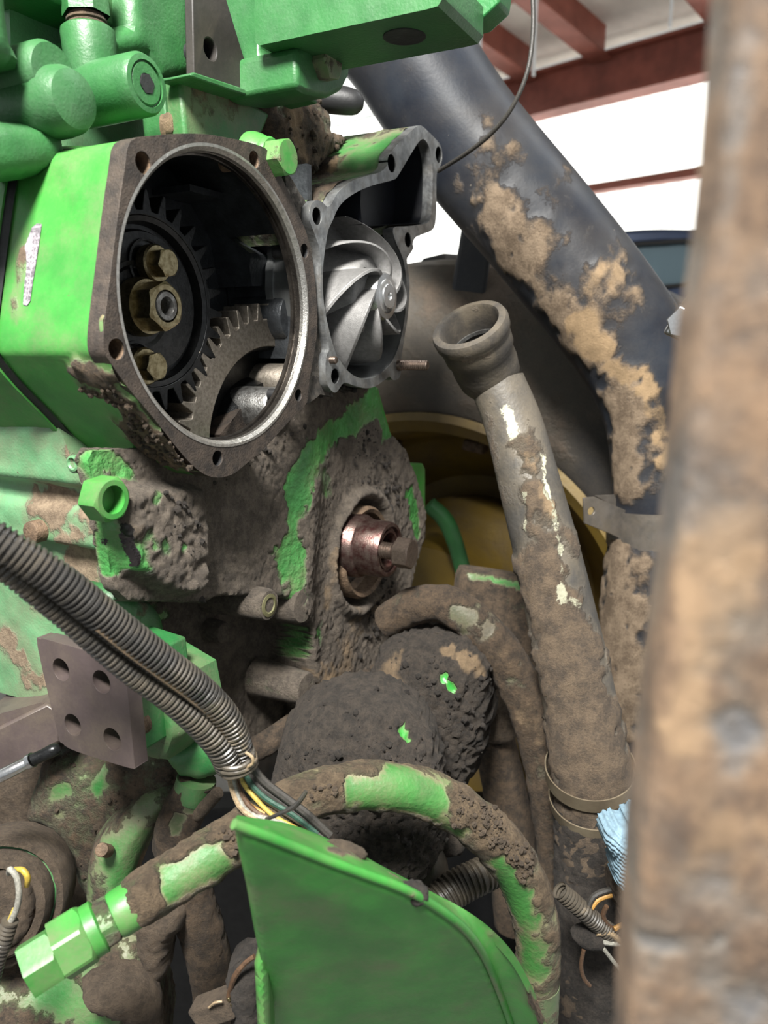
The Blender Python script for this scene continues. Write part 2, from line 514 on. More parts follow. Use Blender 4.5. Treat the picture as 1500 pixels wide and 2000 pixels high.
GREEN_DARK = grime('dark_green_cast_paint', (0.020, 0.15, 0.036), (0.014, 0.10, 0.026), rough=.45, level=-.05, amp=.45, peel=.2, peel_scale=420)
GREEN_PALE = grime('dusty_green_cast_paint', (0.11, 0.27, 0.13), (0.075, 0.20, 0.09), rough=.45, level=-.02, amp=.4, mud_dark=(.12, .085, .055), mud_mid=(.24, .18, .12), peel=.22, peel_scale=520, chips=(.05, .04, .03), chip_level=.72)
GREEN_MUD = grime('green_paint_under_mud', (0.036, 0.19, 0.038), (0.025, 0.13, 0.028), rough=.55, level=.02, amp=.5, soft=.13, bump=.8, scale=40, dust=.8)
COVER = grime('muddy_timing_cover', (0.050, 0.23, 0.050), (0.035, 0.16, 0.038), rough=.42, level=0, amp=.30, soft=.20, bump=1.0, scale=55, mud_dark=(.088, .071, .056), mud_mid=(.20, .162, .125), peel=.5)
MUD = grime('caked_mud', (0.05, 0.04, 0.03), level=1, bump=1.0, scale=60)
MUDW = grime('wet_dark_mud', (0.05, 0.04, 0.03), level=1, bump=1.0, scale=70, mud_dark=(.022, .018, .015), mud_mid=(.065, .052, .042))
CAST = plain('machined_grey_face', (.30, .30, .29), .38, .85, .35, 160, .3, 500, col2=(.10, .095, .09))
FLANGE = plain('stained_iron_face', (.075, .058, .046), .55, .35, .3, 90, .35, 600, col2=(.030, .025, .022))
RING = plain('bright_machined_edge', (.58, .56, .52), .30, .95, .2, 300, .3, 700)
PUMPF = grime('etched_aluminium_face', (.34, .35, .35), (.15, .155, .16), rough=.42, metal=.75, level=-.16, amp=.42, scale=120, peel=.25, mud_dark=(.03, .027, .024), mud_mid=(.10, .09, .08))
PUMPB = grime('oily_aluminium_casting', (.15, .15, .15), (.06, .06, .06), rough=.5, metal=.5, level=.22, amp=.5, scale=90, mud_dark=(.03, .027, .024), mud_mid=(.09, .078, .065))
VOLUTE = plain('clean_aluminium_casting', (.36, .37, .37), .42, .8, .15, 60, .12, 900)
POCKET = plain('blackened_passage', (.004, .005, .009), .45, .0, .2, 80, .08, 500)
IMP = plain('impeller_grey_iron', (.23, .225, .22), .46, .45, .14, 240, .25, 1200)
IMPE = plain('impeller_bright_hub', (.55, .55, .55), .28, .95, .1, 300, .1, 900)
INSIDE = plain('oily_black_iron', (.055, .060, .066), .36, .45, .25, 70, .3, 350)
GEARD = plain('dark_oiled_steel', (.030, .031, .032), .30, .75, .25, 200, .15, 500)
GEARL = plain('worn_gear_steel', (.32, .285, .24), .40, .75, .25, 320, .3, 1300, col2=(.18, .155, .125))
ZINC = plain('yellow_zinc', (.36, .31, .19), .32, .95, .25, 260, .15, 800, col2=(.17, .135, .07))
BOLT = plain('dull_steel_bolt', (.22, .17, .14), .36, .9, .2, 300, .2, 800)
STEEL = plain('bright_steel', (.60, .60, .60), .22, 1.0, .1, 300, .1, 800)
SLEEVE = plain('worn_shaft_sleeve', (.20, .15, .13), .32, .9, .3, 130, .2, 700, col2=(.08, .03, .028))
RUSTR = plain('rusty_ring', (.16, .105, .065), .7, .2, .3, 150, .6, 400)
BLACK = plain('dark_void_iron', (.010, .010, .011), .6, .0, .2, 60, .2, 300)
PLATE = grime('brown_primer_plate', (.082, .062, .061), (.058, .044, .043), rough=.42, level=-.22, amp=.4, metal=.15, mud_dark=(.15, .12, .09), mud_mid=(.22, .17, .12), peel=.1)
DARKP = grime('black_bracket_paint', (.020, .017, .015), (.014, .012, .010), rough=.6, level=-.28, amp=.36, dust=.12, mud_dark=(.22, .19, .14), mud_mid=(.30, .26, .2), peel=.15)
TUBE = grime('black_intake_tube', (.010, .012, .018), (.018, .022, .030), rough=.46, level=-.08, amp=.52, soft=.22, scale=26, mud_dark=(.11, .080, .055), mud_mid=(.24, .18, .125), peel=.1, bump=.6, chips=(.25, .22, .18), chip_level=.70, dust=.12, spec=.2)
PIPE = grime('dirty_coolant_pipe', (.058, .054, .049), (.036, .034, .031), rough=.55, level=.08, amp=.42, soft=.14, scale=38, mud_dark=(.060, .045, .033), mud_mid=(.14, .10, .065), oily=(.42, .41, .30), oil_rough=.8, bump=.7)
RUBBER = grime('dusty_black_rubber', (.030, .027, .024), (.045, .040, .035), rough=.6, level=-.12, amp=.45, scale=60, mud_dark=(.12, .095, .07), mud_mid=(.2, .16, .12), bump=.5)
TIRE = grime('dusty_tire_rubber', (.012, .014, .019), (.020, .022, .028), rough=.7, level=-.03, amp=.55, soft=.2, scale=9, mud_dark=(.09, .07, .055), mud_mid=(.16, .12, .09), bump=.6, grain=200)
RIM = grime('dirty_yellow_rim', (.19, .12, .010), (.09, .055, .010), rough=.55, level=.28, amp=.36, soft=.25, scale=9, mud_dark=(.045, .03, .018), mud_mid=(.10, .065, .035), bump=.4)
LOOM = grime('split_loom_plastic', (.030, .028, .026), (.022, .021, .020), rough=.36, level=-.16, amp=.45, soft=.2, scale=120, dust=.35, mud_dark=(.16, .125, .085), mud_mid=(.30, .24, .16), bump=.3)
HOSEM = grime('hose_under_mud', (.042, .165, .034), (.030, .115, .026), rough=.56, level=.0, amp=.34, soft=.13, scale=50, dust=.9, dustcol=(.17, .135, .085), mud_dark=(.085, .058, .034), mud_mid=(.22, .155, .092), bump=1.0)
DRYMUD = grime('dry_brown_mud', (.05, .04, .03), level=1, bump=1.0, scale=60, mud_dark=(.075, .054, .036), mud_mid=(.15, .108, .072))
HOSED = grime('dark_muddy_hose', (.05, .045, .03), (.035, .06, .02), rough=.6, level=.12, amp=.4, scale=45, mud_dark=(.034, .024, .016), mud_mid=(.105, .070, .042), bump=.8)
BRONZE = grime('dusty_band_steel', (.36, .30, .21), (.26, .21, .145), rough=.42, metal=.7, level=-.1, amp=.42, scale=70, mud_dark=(.12, .09, .06), mud_mid=(.2, .155, .11), bump=.3)
CLAMP = grime('spotted_clamp_steel', (.17, .15, .13), (.11, .10, .09), rough=.42, metal=.55, level=-.1, amp=.5, scale=90, mud_dark=(.035, .03, .026), mud_mid=(.13, .095, .065), bump=.3)
def wirem(n, c): return plain(n, c, .5, 0, .25, 500, .2, 900)
W_BLACK = wirem('wire_black', (.040, .036, .031)); W_YEL = wirem('wire_yellow', (.50, .38, .08)); W_TAN = wirem('wire_tan', (.34, .25, .15))
W_BRN = wirem('wire_brown', (.10, .055, .03)); W_GRY = wirem('wire_grey', (.30, .29, .25)); W_GRN = wirem('wire_green', (.02, .07, .045)); W_ORG = wirem('wire_orange', (.42, .22, .05))
POST = grime('muddy_rusty_post', (.10, .105, .12), (.06, .063, .072), rough=.6, level=.14, amp=.42, soft=.30, scale=34, mud_dark=(.070, .046, .032), mud_mid=(.19, .122, .075), mud_tan=(.33, .22, .13), bump=.5)
REDS = plain('red_oxide_steel', (.30, .085, .055), .6, 0, .2, 3, .1, 60)
INSUL = plain('white_faced_insulation', (.80, .77, .70), .7, 0, .12, 2, .3, 8)
WHITE = plain('white_sheet', (.8, .8, .8), .6, 0, .05, 10)
CONC = plain('shop_concrete', (.20, .19, .18), .8, 0, .2, 3, .3, 40)
CARP = plain('dark_blue_car_paint', (.03, .045, .09), .2, .3, .1, 5, 0)
RUBB = plain('black_trim', (.012, .012, .013), .5)
BLUEG = plain('blue_knit', (.19, .29, .36), .9, 0, .15, 200, .2, 1500)
YTAG = plain('yellow_tag', (.45, .32, .05), .5, 0, .2, 300)
def translucent_panel():
    m, nt, bs = nodes('translucent_wall_panel'); L = nt.links.new
    for l in list(bs.outputs[0].links): nt.links.remove(l)
    t = nn_(nt, 'ShaderNodeBsdfTranslucent'); t.inputs[0].default_value = (.95, .97, .95, 1)
    d = nn_(nt, 'ShaderNodeBsdfDiffuse'); d.inputs[0].default_value = (.85, .86, .84, 1)
    mx = nn_(nt, 'ShaderNodeMixShader'); mx.inputs[0].default_value = .25
    L(t.outputs[0], mx.inputs[1]); L(d.outputs[0], mx.inputs[2])
    L(mx.outputs[0], nt.nodes['Material Output'].inputs['Surface'])
    return m
PANEL = translucent_panel()
def glassm():
    m, nt, bs = nodes('teal_reflection_glass')
    bs.inputs['Base Color'].default_value = (.10, .16, .19, 1); bs.inputs['Roughness'].default_value = .06  # teal reflections in the windows are put into the base colour
    bs.inputs['Specular IOR Level'].default_value = .9; bs.inputs['Transmission Weight'].default_value = .15
    return m
GLASS = glassm()
# ------------------------------------------------------------------ the shop: floor, far wall, roof steel
WD = np.array([-0.72, 0.694, 0]); PD = np.array([0.694, 0.72, 0])       # along the far wall / across the shop
H_EAVE = 2.75                                                              # above the lens
rb = ray(1200, 152); wall_o = CAM + rb * (H_EAVE / rb[2])
FWALL = Fr(wall_o, WD, UP, -PD)                                            # x runs away along the wall, z towards the shop
fl = obj('floor', box(Fr((0, 0, 0), (1, 0, 0), (0, 1, 0), (0, 0, 1)), -9, 14, -3, 22, -.1, 0), CONC, smooth=None); struct(fl)
wl = thing('wall_far', 'white translucent ribbed sheets on the far wall', 'wall'); del wl['category']; struct(wl)
zf = -CZ - H_EAVE
def sheet(x0, x1, y0, y1):
    b = B(); n = int((x1 - x0) / .035); V = []
    for i in range(n + 1):
        ph = i % 6; z = (0, 0, .028, .028, 0, 0)[ph] - .12
        x = x0 + (x1 - x0) * i / n
        V += [(x, y0, z), (x, y1, z)]
    return b.add(FWALL.pts(V), [(2 * i, 2 * i + 2, 2 * i + 3, 2 * i + 1) for i in range(n)])
for i in range(13):
    x0 = -2.3 + i * 1.26
    obj('wall_sheet', sheet(x0, x0 + 1.262, zf + .7, .35), PANEL, wl, smooth=None)
obj('wall_base', box(FWALL, -2.3, 14.2, zf, zf + .7, -.2, -.1), WHITE, wl, smooth=None)
bm = thing('eave_beam', 'red steel eave beam running along the top of the white wall', 'beam')
xb = FWALL.at(905, 200, .05)[0]
b = B(); b = box(FWALL, -2.3, xb, -.22, -.19, -.1, .18, b); box(FWALL, -2.3, xb, .19, .22, -.1, .18, b); box(FWALL, -2.3, xb, -.2, .2, .03, .06, b)
obj('web', b, REDS, bm, smooth=None)
gt = obj('wall_girt', box(FWALL, -2.3, xb, -1.10, -1.02, -.1, .08), REDS, smooth=None); tag(gt, 'thin red girt crossing the white wall halfway up', 'girt')
for px_, lab in ((990, 'red steel wall column under the eave beam, beside the black tube'),):
    a, _ = FWALL.at(px_, 230, .05)
    tag(obj('wall_column', box(FWALL, a - .09, a + .09, zf, -.2, -.1, .12), REDS, smooth=None), lab, 'column')
# roof: insulation skin sloping up over the shop, purlins and bridging under it
SL = .12
FROOF = Fr(wall_o + UP * .46, WD, -PD, UP)                                # x along the wall, y into the shop
def roof_pts(x, y, dz): return (x, y, dz + SL * y)
def roof_box(x0, x1, y0, y1, z0, z1, b=None):
    b = b or B(); V = [roof_pts(x, y, z) for z in (z0, z1) for y in (y0, y1) for x in (x0, x1)]
    return b.add(FROOF.pts(V), [(0, 2, 3, 1), (4, 5, 7, 6), (0, 1, 5, 4), (2, 6, 7, 3), (0, 4, 6, 2), (1, 3, 7, 5)])
xe = FWALL.at(905, 200, .05)[0]
struct(obj('ceiling', roof_box(-12, xe, -.3, 11.0, .0, .06), INSUL, smooth=None))
sk = thing('roof_glare', 'translucent sheets added for white glare in the far bay of the roof', 'roof sheet'); del sk['category']; struct(sk)  # added roof sheets that turn the far bay white, like glare
for i in range(6):
    obj('glare_sheet', roof_box(xe + i * 1.6, xe + i * 1.6 + 1.59, -.3, 11.0, .02, .024), PANEL, sk, smooth=None)
rows = ['nearest the rusty post', 'second from the rusty post', 'third from the rusty post', 'fourth from the rusty post', 'above the black tube', 'beside the green casting', 'farthest along the eave beam', 'hidden past the farthest bay']
xs = []
for (px_, py_) in ((1410, 35), (1168, 105), (1025, 150), (940, 185)):
    xs.append(FWALL.at(px_, py_, .2)[0])
k = 0
for x in xs:
    b = B(); roof_box(x - .03, x + .03, .12, 5.5, -.30, 0, b); roof_box(x - .11, x + .11, .12, 5.5, -.33, -.30, b)
    tag(obj('roof_rafter', b, REDS, smooth=None), 'red steel roof rafter meeting the eave beam, ' + rows[k], 'rafter', 'roof rafters'); k += 1
k = 0
for y in (1.35,):
    for i in range(len(xs) - 1):
        a, c = sorted((xs[i], xs[i + 1]))
        tag(obj('roof_purlin', roof_box(a + .04, c - .04, y - .03, y + .03, -.2, -.02), REDS, smooth=None), 'red purlin between rafters, ' + ('nearest the rusty post', 'in the middle bay', 'in the bay above the black tube')[i], 'purlin', 'roof purlins'); k += 1
a, _ = FWALL.at(935, 165, .3)
for i, (px_, py_) in enumerate(((934, 160), (1043, 125), (1310, 30))):
    fr = Fr(at_depth(px_, py_, 6.2), (1, 0, 0), (0, 1, 0), (0, 0, 1))
    q = fr.o - FROOF.o; top_ = SL * float(q @ FROOF.y) - q[2] + .005
    tag(obj('hanger_rod', lathe(round_prof(.012 if i else .02, -.08, top_, .004), fr, 10), WHITE), ('white fixture hanging under the purlin beside the eave beam', 'pale bolt rod beside the middle rafter', 'pale bolt rod by the nearest rafter')[i], 'rod')

# parked car by the far wall
car = thing('parked_car', 'dark blue car parked by the white wall, only its roof and side window in view', 'car')
FC = facing(1290, 520, 4.2, yaw=-12)
def cl(L): return FC.loop(L)
shell = smooth_loop(cl([(1120, 470), (1180, 455), (1260, 447), (1340, 447), (1420, 452), (1500, 470), (1560, 540), (1600, 640), (1600, 760), (1100, 760), (1080, 600)]), 4)
wn1 = cl([(1232, 478), (1290, 474), (1375, 476), (1372, 545), (1300, 560), (1240, 560)])
wn2 = cl([(1135, 500), (1165, 482), (1212, 478), (1220, 560), (1135, 575)])
obj('body', prism([shell, wn1, wn2], -1.2, 0, FC), CARP, car, bevel=.02)
obj('side_window', prism([wn1], -.06, -.04, FC), GLASS, car)
obj('side_window', prism([wn2], -.06, -.04, FC), GLASS, car)
b = B(); sweep([(*FC.pts([(p[0], p[1], .005)])[0], .012) for p in (wn1 + wn1[:1])], 8, .1, b=b); obj('window_trim', b, RUBB, car)
fr = FC.on(1318, 540, -.5)
b = B(); lathe([(1e-5, .16), (.06, .15), (.09, .08), (.09, .0), (.05, -.06), (.05, -.1), (.22, -.16), (.24, -.5)], Fr(fr.o, fr.x, -fr.z, fr.y), 20, b=b)
obj('headrest', b, RUBB, car)

# far front wheel
FW = Fr(at_depth(880, 1190, 1.40), N, UP, -U)
wheel = thing('tractor_tire', 'big dusty black tire on a dirty yellow rim, beyond the engine', 'wheel')
ty = lathe([(.36, .10), (.375, .125), (.42, .15), (.50, .16), (.58, .15), (.62, .12), (.635, .06), (.64, -.05), (.635, -.3), (.6, -.38), (.45, -.42), (.36, -.36)], FW, 96)
t_o = obj('tire', ty, TIRE, wheel); dirty(t_o, .35, scale=5, wob=.4)
for k in range(22):
    for sgn in (1, -1):
        a0 = 2 * math.pi * (k + (.5 if sgn < 0 else 0)) / 22
        V = []
        for (dz, da) in ((.15 if sgn > 0 else -.4, 0.0), (-.13, .16)):
            for (r0, wd) in ((.575 if dz > .1 or dz < -.3 else .63, .05), (.675, .04)):
                for s_ in (-1, 1):
                    t = a0 + da + s_ * wd
                    V.append((r0 * math.cos(t), r0 * math.sin(t), dz))
        F = [(0, 1, 3, 2), (4, 6, 7, 5), (0, 2, 6, 4), (1, 5, 7, 3), (2, 3, 7, 6), (0, 4, 5, 1)]
        if k % 1 == 0: obj('tread_lug', B().add(FW.pts(V), F), TIRE, wheel, smooth=None, bevel=.006)
rim = obj('rim', lathe([(.375, .12), (.385, .135), (.372, .14), (.352, .12), (.345, .06), (.335, .02), (.33, -.03), (.318, -.05), (.30, -.06), (.27, -.10), (.24, -.14), (.16, -.15), (.05, -.14), (.001, -.14)], FW, 96), RIM, wheel)
for k in range(12):
    t = 2 * math.pi * k / 12 + .35
    fr = Fr(FW.pts([(.33 * math.cos(t), .33 * math.sin(t), .03)])[0], FW.x, FW.y, FW.z)
    obj('rim_lug', box(Fr(fr.o, math.cos(t) * FW.x + math.sin(t) * FW.y, -math.sin(t) * FW.x + math.cos(t) * FW.y, FW.z), -.014, .006, -.02, .02, -.012, .02), RUSTR, rim, bevel=.004)
obj('hub_housing', lathe([(.20, -.14), (.21, -.05), (.19, .0), (.17, .02), (.16, .10), (.15, .12), (.001, .12)], FW, 48), RIM, wheel)
# green steering arm that curves in front of the rim
b = sweep(path([(838, 985, 1.22, 16), (872, 1020, 1.22, 17), (898, 1090, 1.22, 16), (912, 1170, 1.21, 16), (916, 1260, 1.2, 16)]), 14, .01)
tag(obj('steering_arm', b, GREEN_ROUGH), 'thin green curved arm in front of the yellow rim', 'arm')
# ------------------------------------------------------------------ gear housing
OUT = [(255, 275), (300, 265), (350, 261), (400, 262), (450, 270), (500, 282), (525, 296), (545, 335), (568, 385), (588, 430), (600, 460), (612, 520),
       (618, 580), (620, 640), (612, 700), (604, 745), (600, 785), (580, 808), (560, 828), (520, 872), (480, 907), (455, 926), (425, 933), (395, 924), (360, 892), (300, 817),
       (250, 757), (215, 707), (203, 684), (203, 640), (215, 540), (230, 420), (243, 330)]
outl = smooth_loop(FE.loop(OUT), 3)
BC = (.017, -.0027); BR = .105
gh = thing('gear_housing', 'bright green gear housing with a dark round bolt flange and open bore', 'engine housing')
holes = [FE.at(*p) for p in ((280, 318), (497, 312), (595, 490), (583, 772), (425, 895), (228, 682))]
rad = [.0068, .0062, .0058, .0052, .0058, .0066]
fl_o = obj('bolt_flange', prism([outl, circle(*BC, BR, 96)] + [circle(h[0], h[1], r, 20) for h, r in zip(holes, rad)], -.014, 0, FE), FLANGE, gh, bevel=.0009)
FB = FE.move(*BC, 0)
obj('bore_lip', lathe([(BR + .0015, .0004), (BR - .0006, .0006), (BR - .0032, -.0022), (BR - .0034, -.0050)], FB, 128), RING, gh, label='bright bare metal lip of the bore')
obj('bore_wall', lathe([(BR - .0034, -.0050), (BR - .0040, -.0052), (BR - .0042, -.0085), (BR - .0028, -.0088), (BR - .0028, -.0108), (BR - .0050, -.0111), (BR - .0050, -.0140), (BR + .001, -.0142)], FB, 96), plain('turned_bore_wall', (.13, .115, .10), .3, .9, .3, 60, .25, 500, col2=(.045, .04, .036)), gh)
for h, r in zip(holes, rad):
    obj('bolt_hole', lathe([(r, -.001), (r * .98, -.013), (r * .96, -.03), (1e-5, -.034)], FE.move(h[0], h[1], 0), 20), BLACK if r < .006 else RUSTR, gh)
# side walls behind the flange
c0 = np.array(outl).mean(0)
def ring_wall(loop, z0, z1, e0=1.0, e1=1.0, nz=40, step=.004, keep=None):
    L = np.array(dense(loop, step)); V = []; b = B()
    if (L[:, 0] * np.roll(L[:, 1], -1) - np.roll(L[:, 0], -1) * L[:, 1]).sum() < 0: L = L[::-1]
    m = len(L)
    for k in range(nz + 1):
        t = k / nz; e = e0 + (e1 - e0) * t
        V.append(np.c_[(L - c0) * e + c0, np.full(m, z0 + (z1 - z0) * t)])
    F = [(k * m + i, k * m + (i + 1) % m, (k + 1) * m + (i + 1) % m, (k + 1) * m + i) for k in range(nz) for i in range(m) if keep is None or keep(L[i][0], L[i][1])]
    return b.add(FE.pts(np.concatenate(V)), F)
seen_side = lambda x, y: not (x > .06 and y < .06)
wall = obj('side_wall', ring_wall(outl, -.098, -.0005, 1.0, .995, keep=seen_side), GREEN, gh, smooth=60)
dirty(wall, .02, [(205, 625, 40, .35), (150, 725, 240, 745, 26, 1.0), (200, 770, 300, 850, 42, 1.0), (260, 840, 380, 905, 45, 1.1), (240, 800, 330, 900, 32, .8), (48, 480, 30, 620, 20, .5)],
      tan=[(300, 880, 380, 910, 30, .5), (200, 625, 30, .8)], thick=.0035, rough=.004, scale=70, wob=.22)
crumbs(wall, 'mud_crumbs', MUD, 160, .0008, .003, .75, 3, where=[(260, 840, 380, 905, 45, 1.0), (200, 770, 300, 850, 40, 1)])
big = [tuple((np.array(p) - c0) * 1.035 + c0) for p in outl]
obj('gasket', ring_wall(outl, -.1050, -.0975, 1.022, 1.012, 2), BLACK, gh, label='thin dark gasket seam')
rear = obj('rear_wall', ring_wall(big, -.185, -.105, 1.0, .985, 30, keep=seen_side), GREEN, gh, smooth=60)
dirty(rear, .02, [(40, 720, 180, 890, 16, .45), (30, 400, 60, 330, 30, .4)], tan=[(60, 800, 120, 860, 25, .8)], scale=120, wob=.2)
b = B(); prism([big, [tuple((np.array(p) - c0) * .93 + c0) for p in outl]], -.110, -.105, FE, b); obj('rear_flange', b, GREEN, gh)
# grey scraped mark on the green side
fr = FS.on(65, 520, -FE.at(225, 520)[0] + .0007)
a1, b1 = fr.at(60, 435); a2, b2 = fr.at(72, 606)
hw = .0045
mk = smooth_loop([(a1 - hw * .8, b1), (a1 + hw * .9, b1 + .003), (a2 + hw, b2 + .004), (a2 + hw * .4, b2 - .001), (a2 - hw * .7, b2 + .003)], 4)
# laid onto the wall by nearest point
def scrape(Lpx, mat, name, parent, wallobj, lift=.0006, step=.0016):
    pts = FS.loop(Lpx, -FE.at(225, 520)[0]); Wl = world(wallobj); nl = normals(wallobj)
    b = relief([pts], step, lambda P: np.zeros(len(P)), -.0004, FS.move(0, 0, -FE.at(225, 520)[0]))
    V = np.array(b.v); o = []
    for p in V:
        i = np.argmin(((Wl - p) ** 2).sum(1)); d = (p - Wl[i]) @ nl[i]
        o.append(p - nl[i] * (d - lift))
    b.v = [tuple(p) for p in o]
    return obj(name, b, mat, parent)
sc = scrape([(52, 440), (60, 431), (70, 432), (74, 480), (78, 560), (81, 595), (77, 605), (68, 604), (62, 560), (55, 500), (49, 460)], plain('bare_scraped_metal', (.36, .33, .36), .5, .3, .2, 250, .4, 400), 'scraped_mark', gh, wall)
sc['label'] = 'bare grey scrape on the green side'

# cavity behind the bore
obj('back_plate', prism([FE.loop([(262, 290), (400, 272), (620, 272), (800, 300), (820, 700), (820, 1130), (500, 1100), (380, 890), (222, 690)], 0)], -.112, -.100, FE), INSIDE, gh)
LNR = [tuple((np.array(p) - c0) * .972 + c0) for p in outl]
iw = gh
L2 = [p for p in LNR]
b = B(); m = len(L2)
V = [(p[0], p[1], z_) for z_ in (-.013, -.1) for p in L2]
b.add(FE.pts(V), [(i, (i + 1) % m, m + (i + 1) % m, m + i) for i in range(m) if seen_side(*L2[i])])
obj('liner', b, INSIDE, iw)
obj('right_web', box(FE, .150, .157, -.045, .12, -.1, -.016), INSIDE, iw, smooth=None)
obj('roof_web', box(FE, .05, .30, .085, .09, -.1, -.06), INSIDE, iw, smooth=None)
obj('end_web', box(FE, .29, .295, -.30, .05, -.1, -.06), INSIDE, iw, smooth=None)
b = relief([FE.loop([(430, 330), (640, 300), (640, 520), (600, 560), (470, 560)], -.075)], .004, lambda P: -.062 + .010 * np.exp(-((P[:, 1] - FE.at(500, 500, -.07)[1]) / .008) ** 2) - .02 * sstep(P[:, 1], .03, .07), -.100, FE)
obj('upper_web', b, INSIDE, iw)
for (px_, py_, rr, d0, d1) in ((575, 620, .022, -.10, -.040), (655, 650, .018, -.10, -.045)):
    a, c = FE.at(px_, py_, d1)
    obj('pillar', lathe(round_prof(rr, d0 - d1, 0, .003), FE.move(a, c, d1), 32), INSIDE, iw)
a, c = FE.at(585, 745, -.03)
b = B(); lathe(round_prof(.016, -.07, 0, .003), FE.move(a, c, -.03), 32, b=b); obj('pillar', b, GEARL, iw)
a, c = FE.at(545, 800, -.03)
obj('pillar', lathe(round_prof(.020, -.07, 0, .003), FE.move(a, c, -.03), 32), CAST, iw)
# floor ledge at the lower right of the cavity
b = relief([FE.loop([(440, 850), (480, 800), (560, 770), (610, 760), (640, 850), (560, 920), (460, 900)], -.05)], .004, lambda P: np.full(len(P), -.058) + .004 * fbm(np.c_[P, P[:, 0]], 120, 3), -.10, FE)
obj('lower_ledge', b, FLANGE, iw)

def gear_loop(c, r, teeth, depth, ph=0.0):
    L = []
    for k in range(teeth):
        t0 = 2 * math.pi * k / teeth + ph; w_ = 2 * math.pi / teeth
        for (f, q) in ((-.50, 1), (-.30, .98), (-.20, .62), (-.13, .28), (-.07, .04), (.07, 0.0), (.13, .24), (.20, .58), (.30, .98)):
            L.append((c[0] + (r - depth * q) * math.cos(t0 + f * w_), c[1] + (r - depth * q) * math.sin(t0 + f * w_)))
    return L
# upper gear
ug = thing('drive_gear', 'dark oily toothed gear with a bolted hub and brass-coloured centre nut', 'gear')
UC = (-.0035, -.003); UR = .0805
obj('toothed_rim', prism([gear_loop(UC, UR, 27, .0150, math.radians(9.3)), circle(*UC, .062, 64)], -.085, -.055, FE), GEARD, ug, bevel=.0006)
obj('hub_plate', lathe([(.064, -.085), (.064, -.058), (.0615, -.0555), (.058, -.057), (.056, -.064), (.053, -.064), (.051, -.060), (1e-5, -.058)], FE.move(*UC, 0), 64), GEARD, ug)
slot = INSIDE
for (px_, py_, d1, lab) in ((332, 513, -.036, None), (310, 716, -.036, None)):
    a, c = FE.at(px_, py_, d1); fr = FE.move(a, c, 0)
    bo = obj('hub_bolt', hexhead(FE.move(a, c, -.047), .0108, .0105, ph=.2), ZINC, ug, smooth=25)
    obj('washer', lathe([(.0075, -.056), (.0138, -.056), (.0138, -.0485), (.0126, -.047), (.0075, -.047)], fr, 40), ZINC, bo)
    obj('slot_recess', lathe([(.0185, -.0615), (.0185, -.0575), (.0168, -.0572), (.0165, -.0595), (1e-5, -.0595)], fr, 32), GEARD, bo)
a, c = FE.at(326, 598, -.030); fr = FE.move(a, c, 0)
nut = obj('centre_nut', hexhead(FE.move(a, c, -.048), .0182, .018, hole=.0115, depth=.012, ph=.45, cham=.10), ZINC, ug, smooth=25)
obj('nut_collar', lathe([(.012, -.058), (.0212, -.058), (.0212, -.052), (.0195, -.049), (.0195, -.047), (.012, -.047)], fr, 48), ZINC, nut)
obj('shaft_end', lathe([(.0105, -.045), (.0105, -.0305), (.0098, -.0295), (.0068, -.0295), (.0062, -.031), (.0058, -.043), (1e-5, -.043)], fr, 40), CAST, nut)
obj('recess', lathe([(.026, -.0600), (.030, -.057), (.033, -.0572), (.033, -.062), (1e-5, -.062)], fr, 48), GEARD, nut)
# lower gear
lg = thing('idler_gear', 'worn steel gear with pointed teeth at the bottom of the open bore', 'gear')
LC = (.1407, -.1219); LR = .126
obj('toothed_rim', prism([gear_loop(LC, LR, 51, .0150, math.radians(117.2)), circle(*LC, .088, 80)], -.082, -.055, FE), GEARL, lg, bevel=.0006)
obj('web', lathe([(.0885, -.0565), (.085, -.060), (.083, -.074), (.060, -.076), (.055, -.060), (.040, -.058), (1e-5, -.058)], FE.move(*LC, 0), 80), GEARD, lg)

# ------------------------------------------------------------------ water pump
Z6 = lambda L: [(550 + x / 3.635, 230 + y / 3.635) for x, y in L]
PO = Z6([(195, 620), (230, 588), (275, 600), (310, 632), (340, 610), (380, 540), (430, 490), (500, 443), (600, 412), (690, 385), (735, 340), (745, 270), (790, 215), (850, 150), (930, 75), (970, 55), (1010, 80), (1080, 150), (1118, 200), (1130, 270), (1122, 330), (1092, 390), (1087, 500), (1087, 640), (1080, 750), (1055, 800), (990, 828), (940, 850), (920, 890), (922, 930), (892, 980), (878, 1010), (890, 1100), (897, 1200), (885, 1400), (862, 1550), (842, 1690), (837, 1800), (820, 1850), (780, 1862), (755, 1838), (720, 1862), (650, 1908), (590, 1920), (520, 1907), (440, 1882), (410, 1902), (380, 1945), (350, 1945), (310, 1890), (298, 1780), (305, 1690), (322, 1640), (300, 1500), (272, 1350), (262, 1200), (266, 1050), (258, 950), (240, 880), (210, 800), (185, 730), (183, 670)])
PI_ = Z6([(345, 740), (390, 640), (450, 575), (520, 530), (560, 510), (640, 480), (780, 442), (812, 415), (870, 320), (930, 220), (970, 165), (1000, 155), (1032, 200), (1052, 290), (1060, 400), (1056, 600), (1045, 710), (1020, 748), (960, 762), (880, 772), (780, 785), (802, 890), (830, 950), (855, 1020), (868, 1100), (877, 1200), (866, 1400), (846, 1520), (818, 1630), (778, 1720), (720, 1790), (650, 1838), (580, 1853), (510, 1835), (450, 1790), (400, 1720), (360, 1640), (322, 1500), (292, 1350), (278, 1200), (282, 1050), (297, 920), (318, 800)])
po = smooth_loop(FE.loop(PO), 3); pi_ = smooth_loop(FE.loop(PI_), 3)
wp = thing('water_pump_housing', 'grey aluminium water pump housing with a wavy flange and dark square outlet', 'pump housing')
ph_ = [FE.at(*Z6([q])[0]) for q in ((237, 700), (768, 325), (1104, 265), (367, 1835), (885, 868), (800, 1760))]
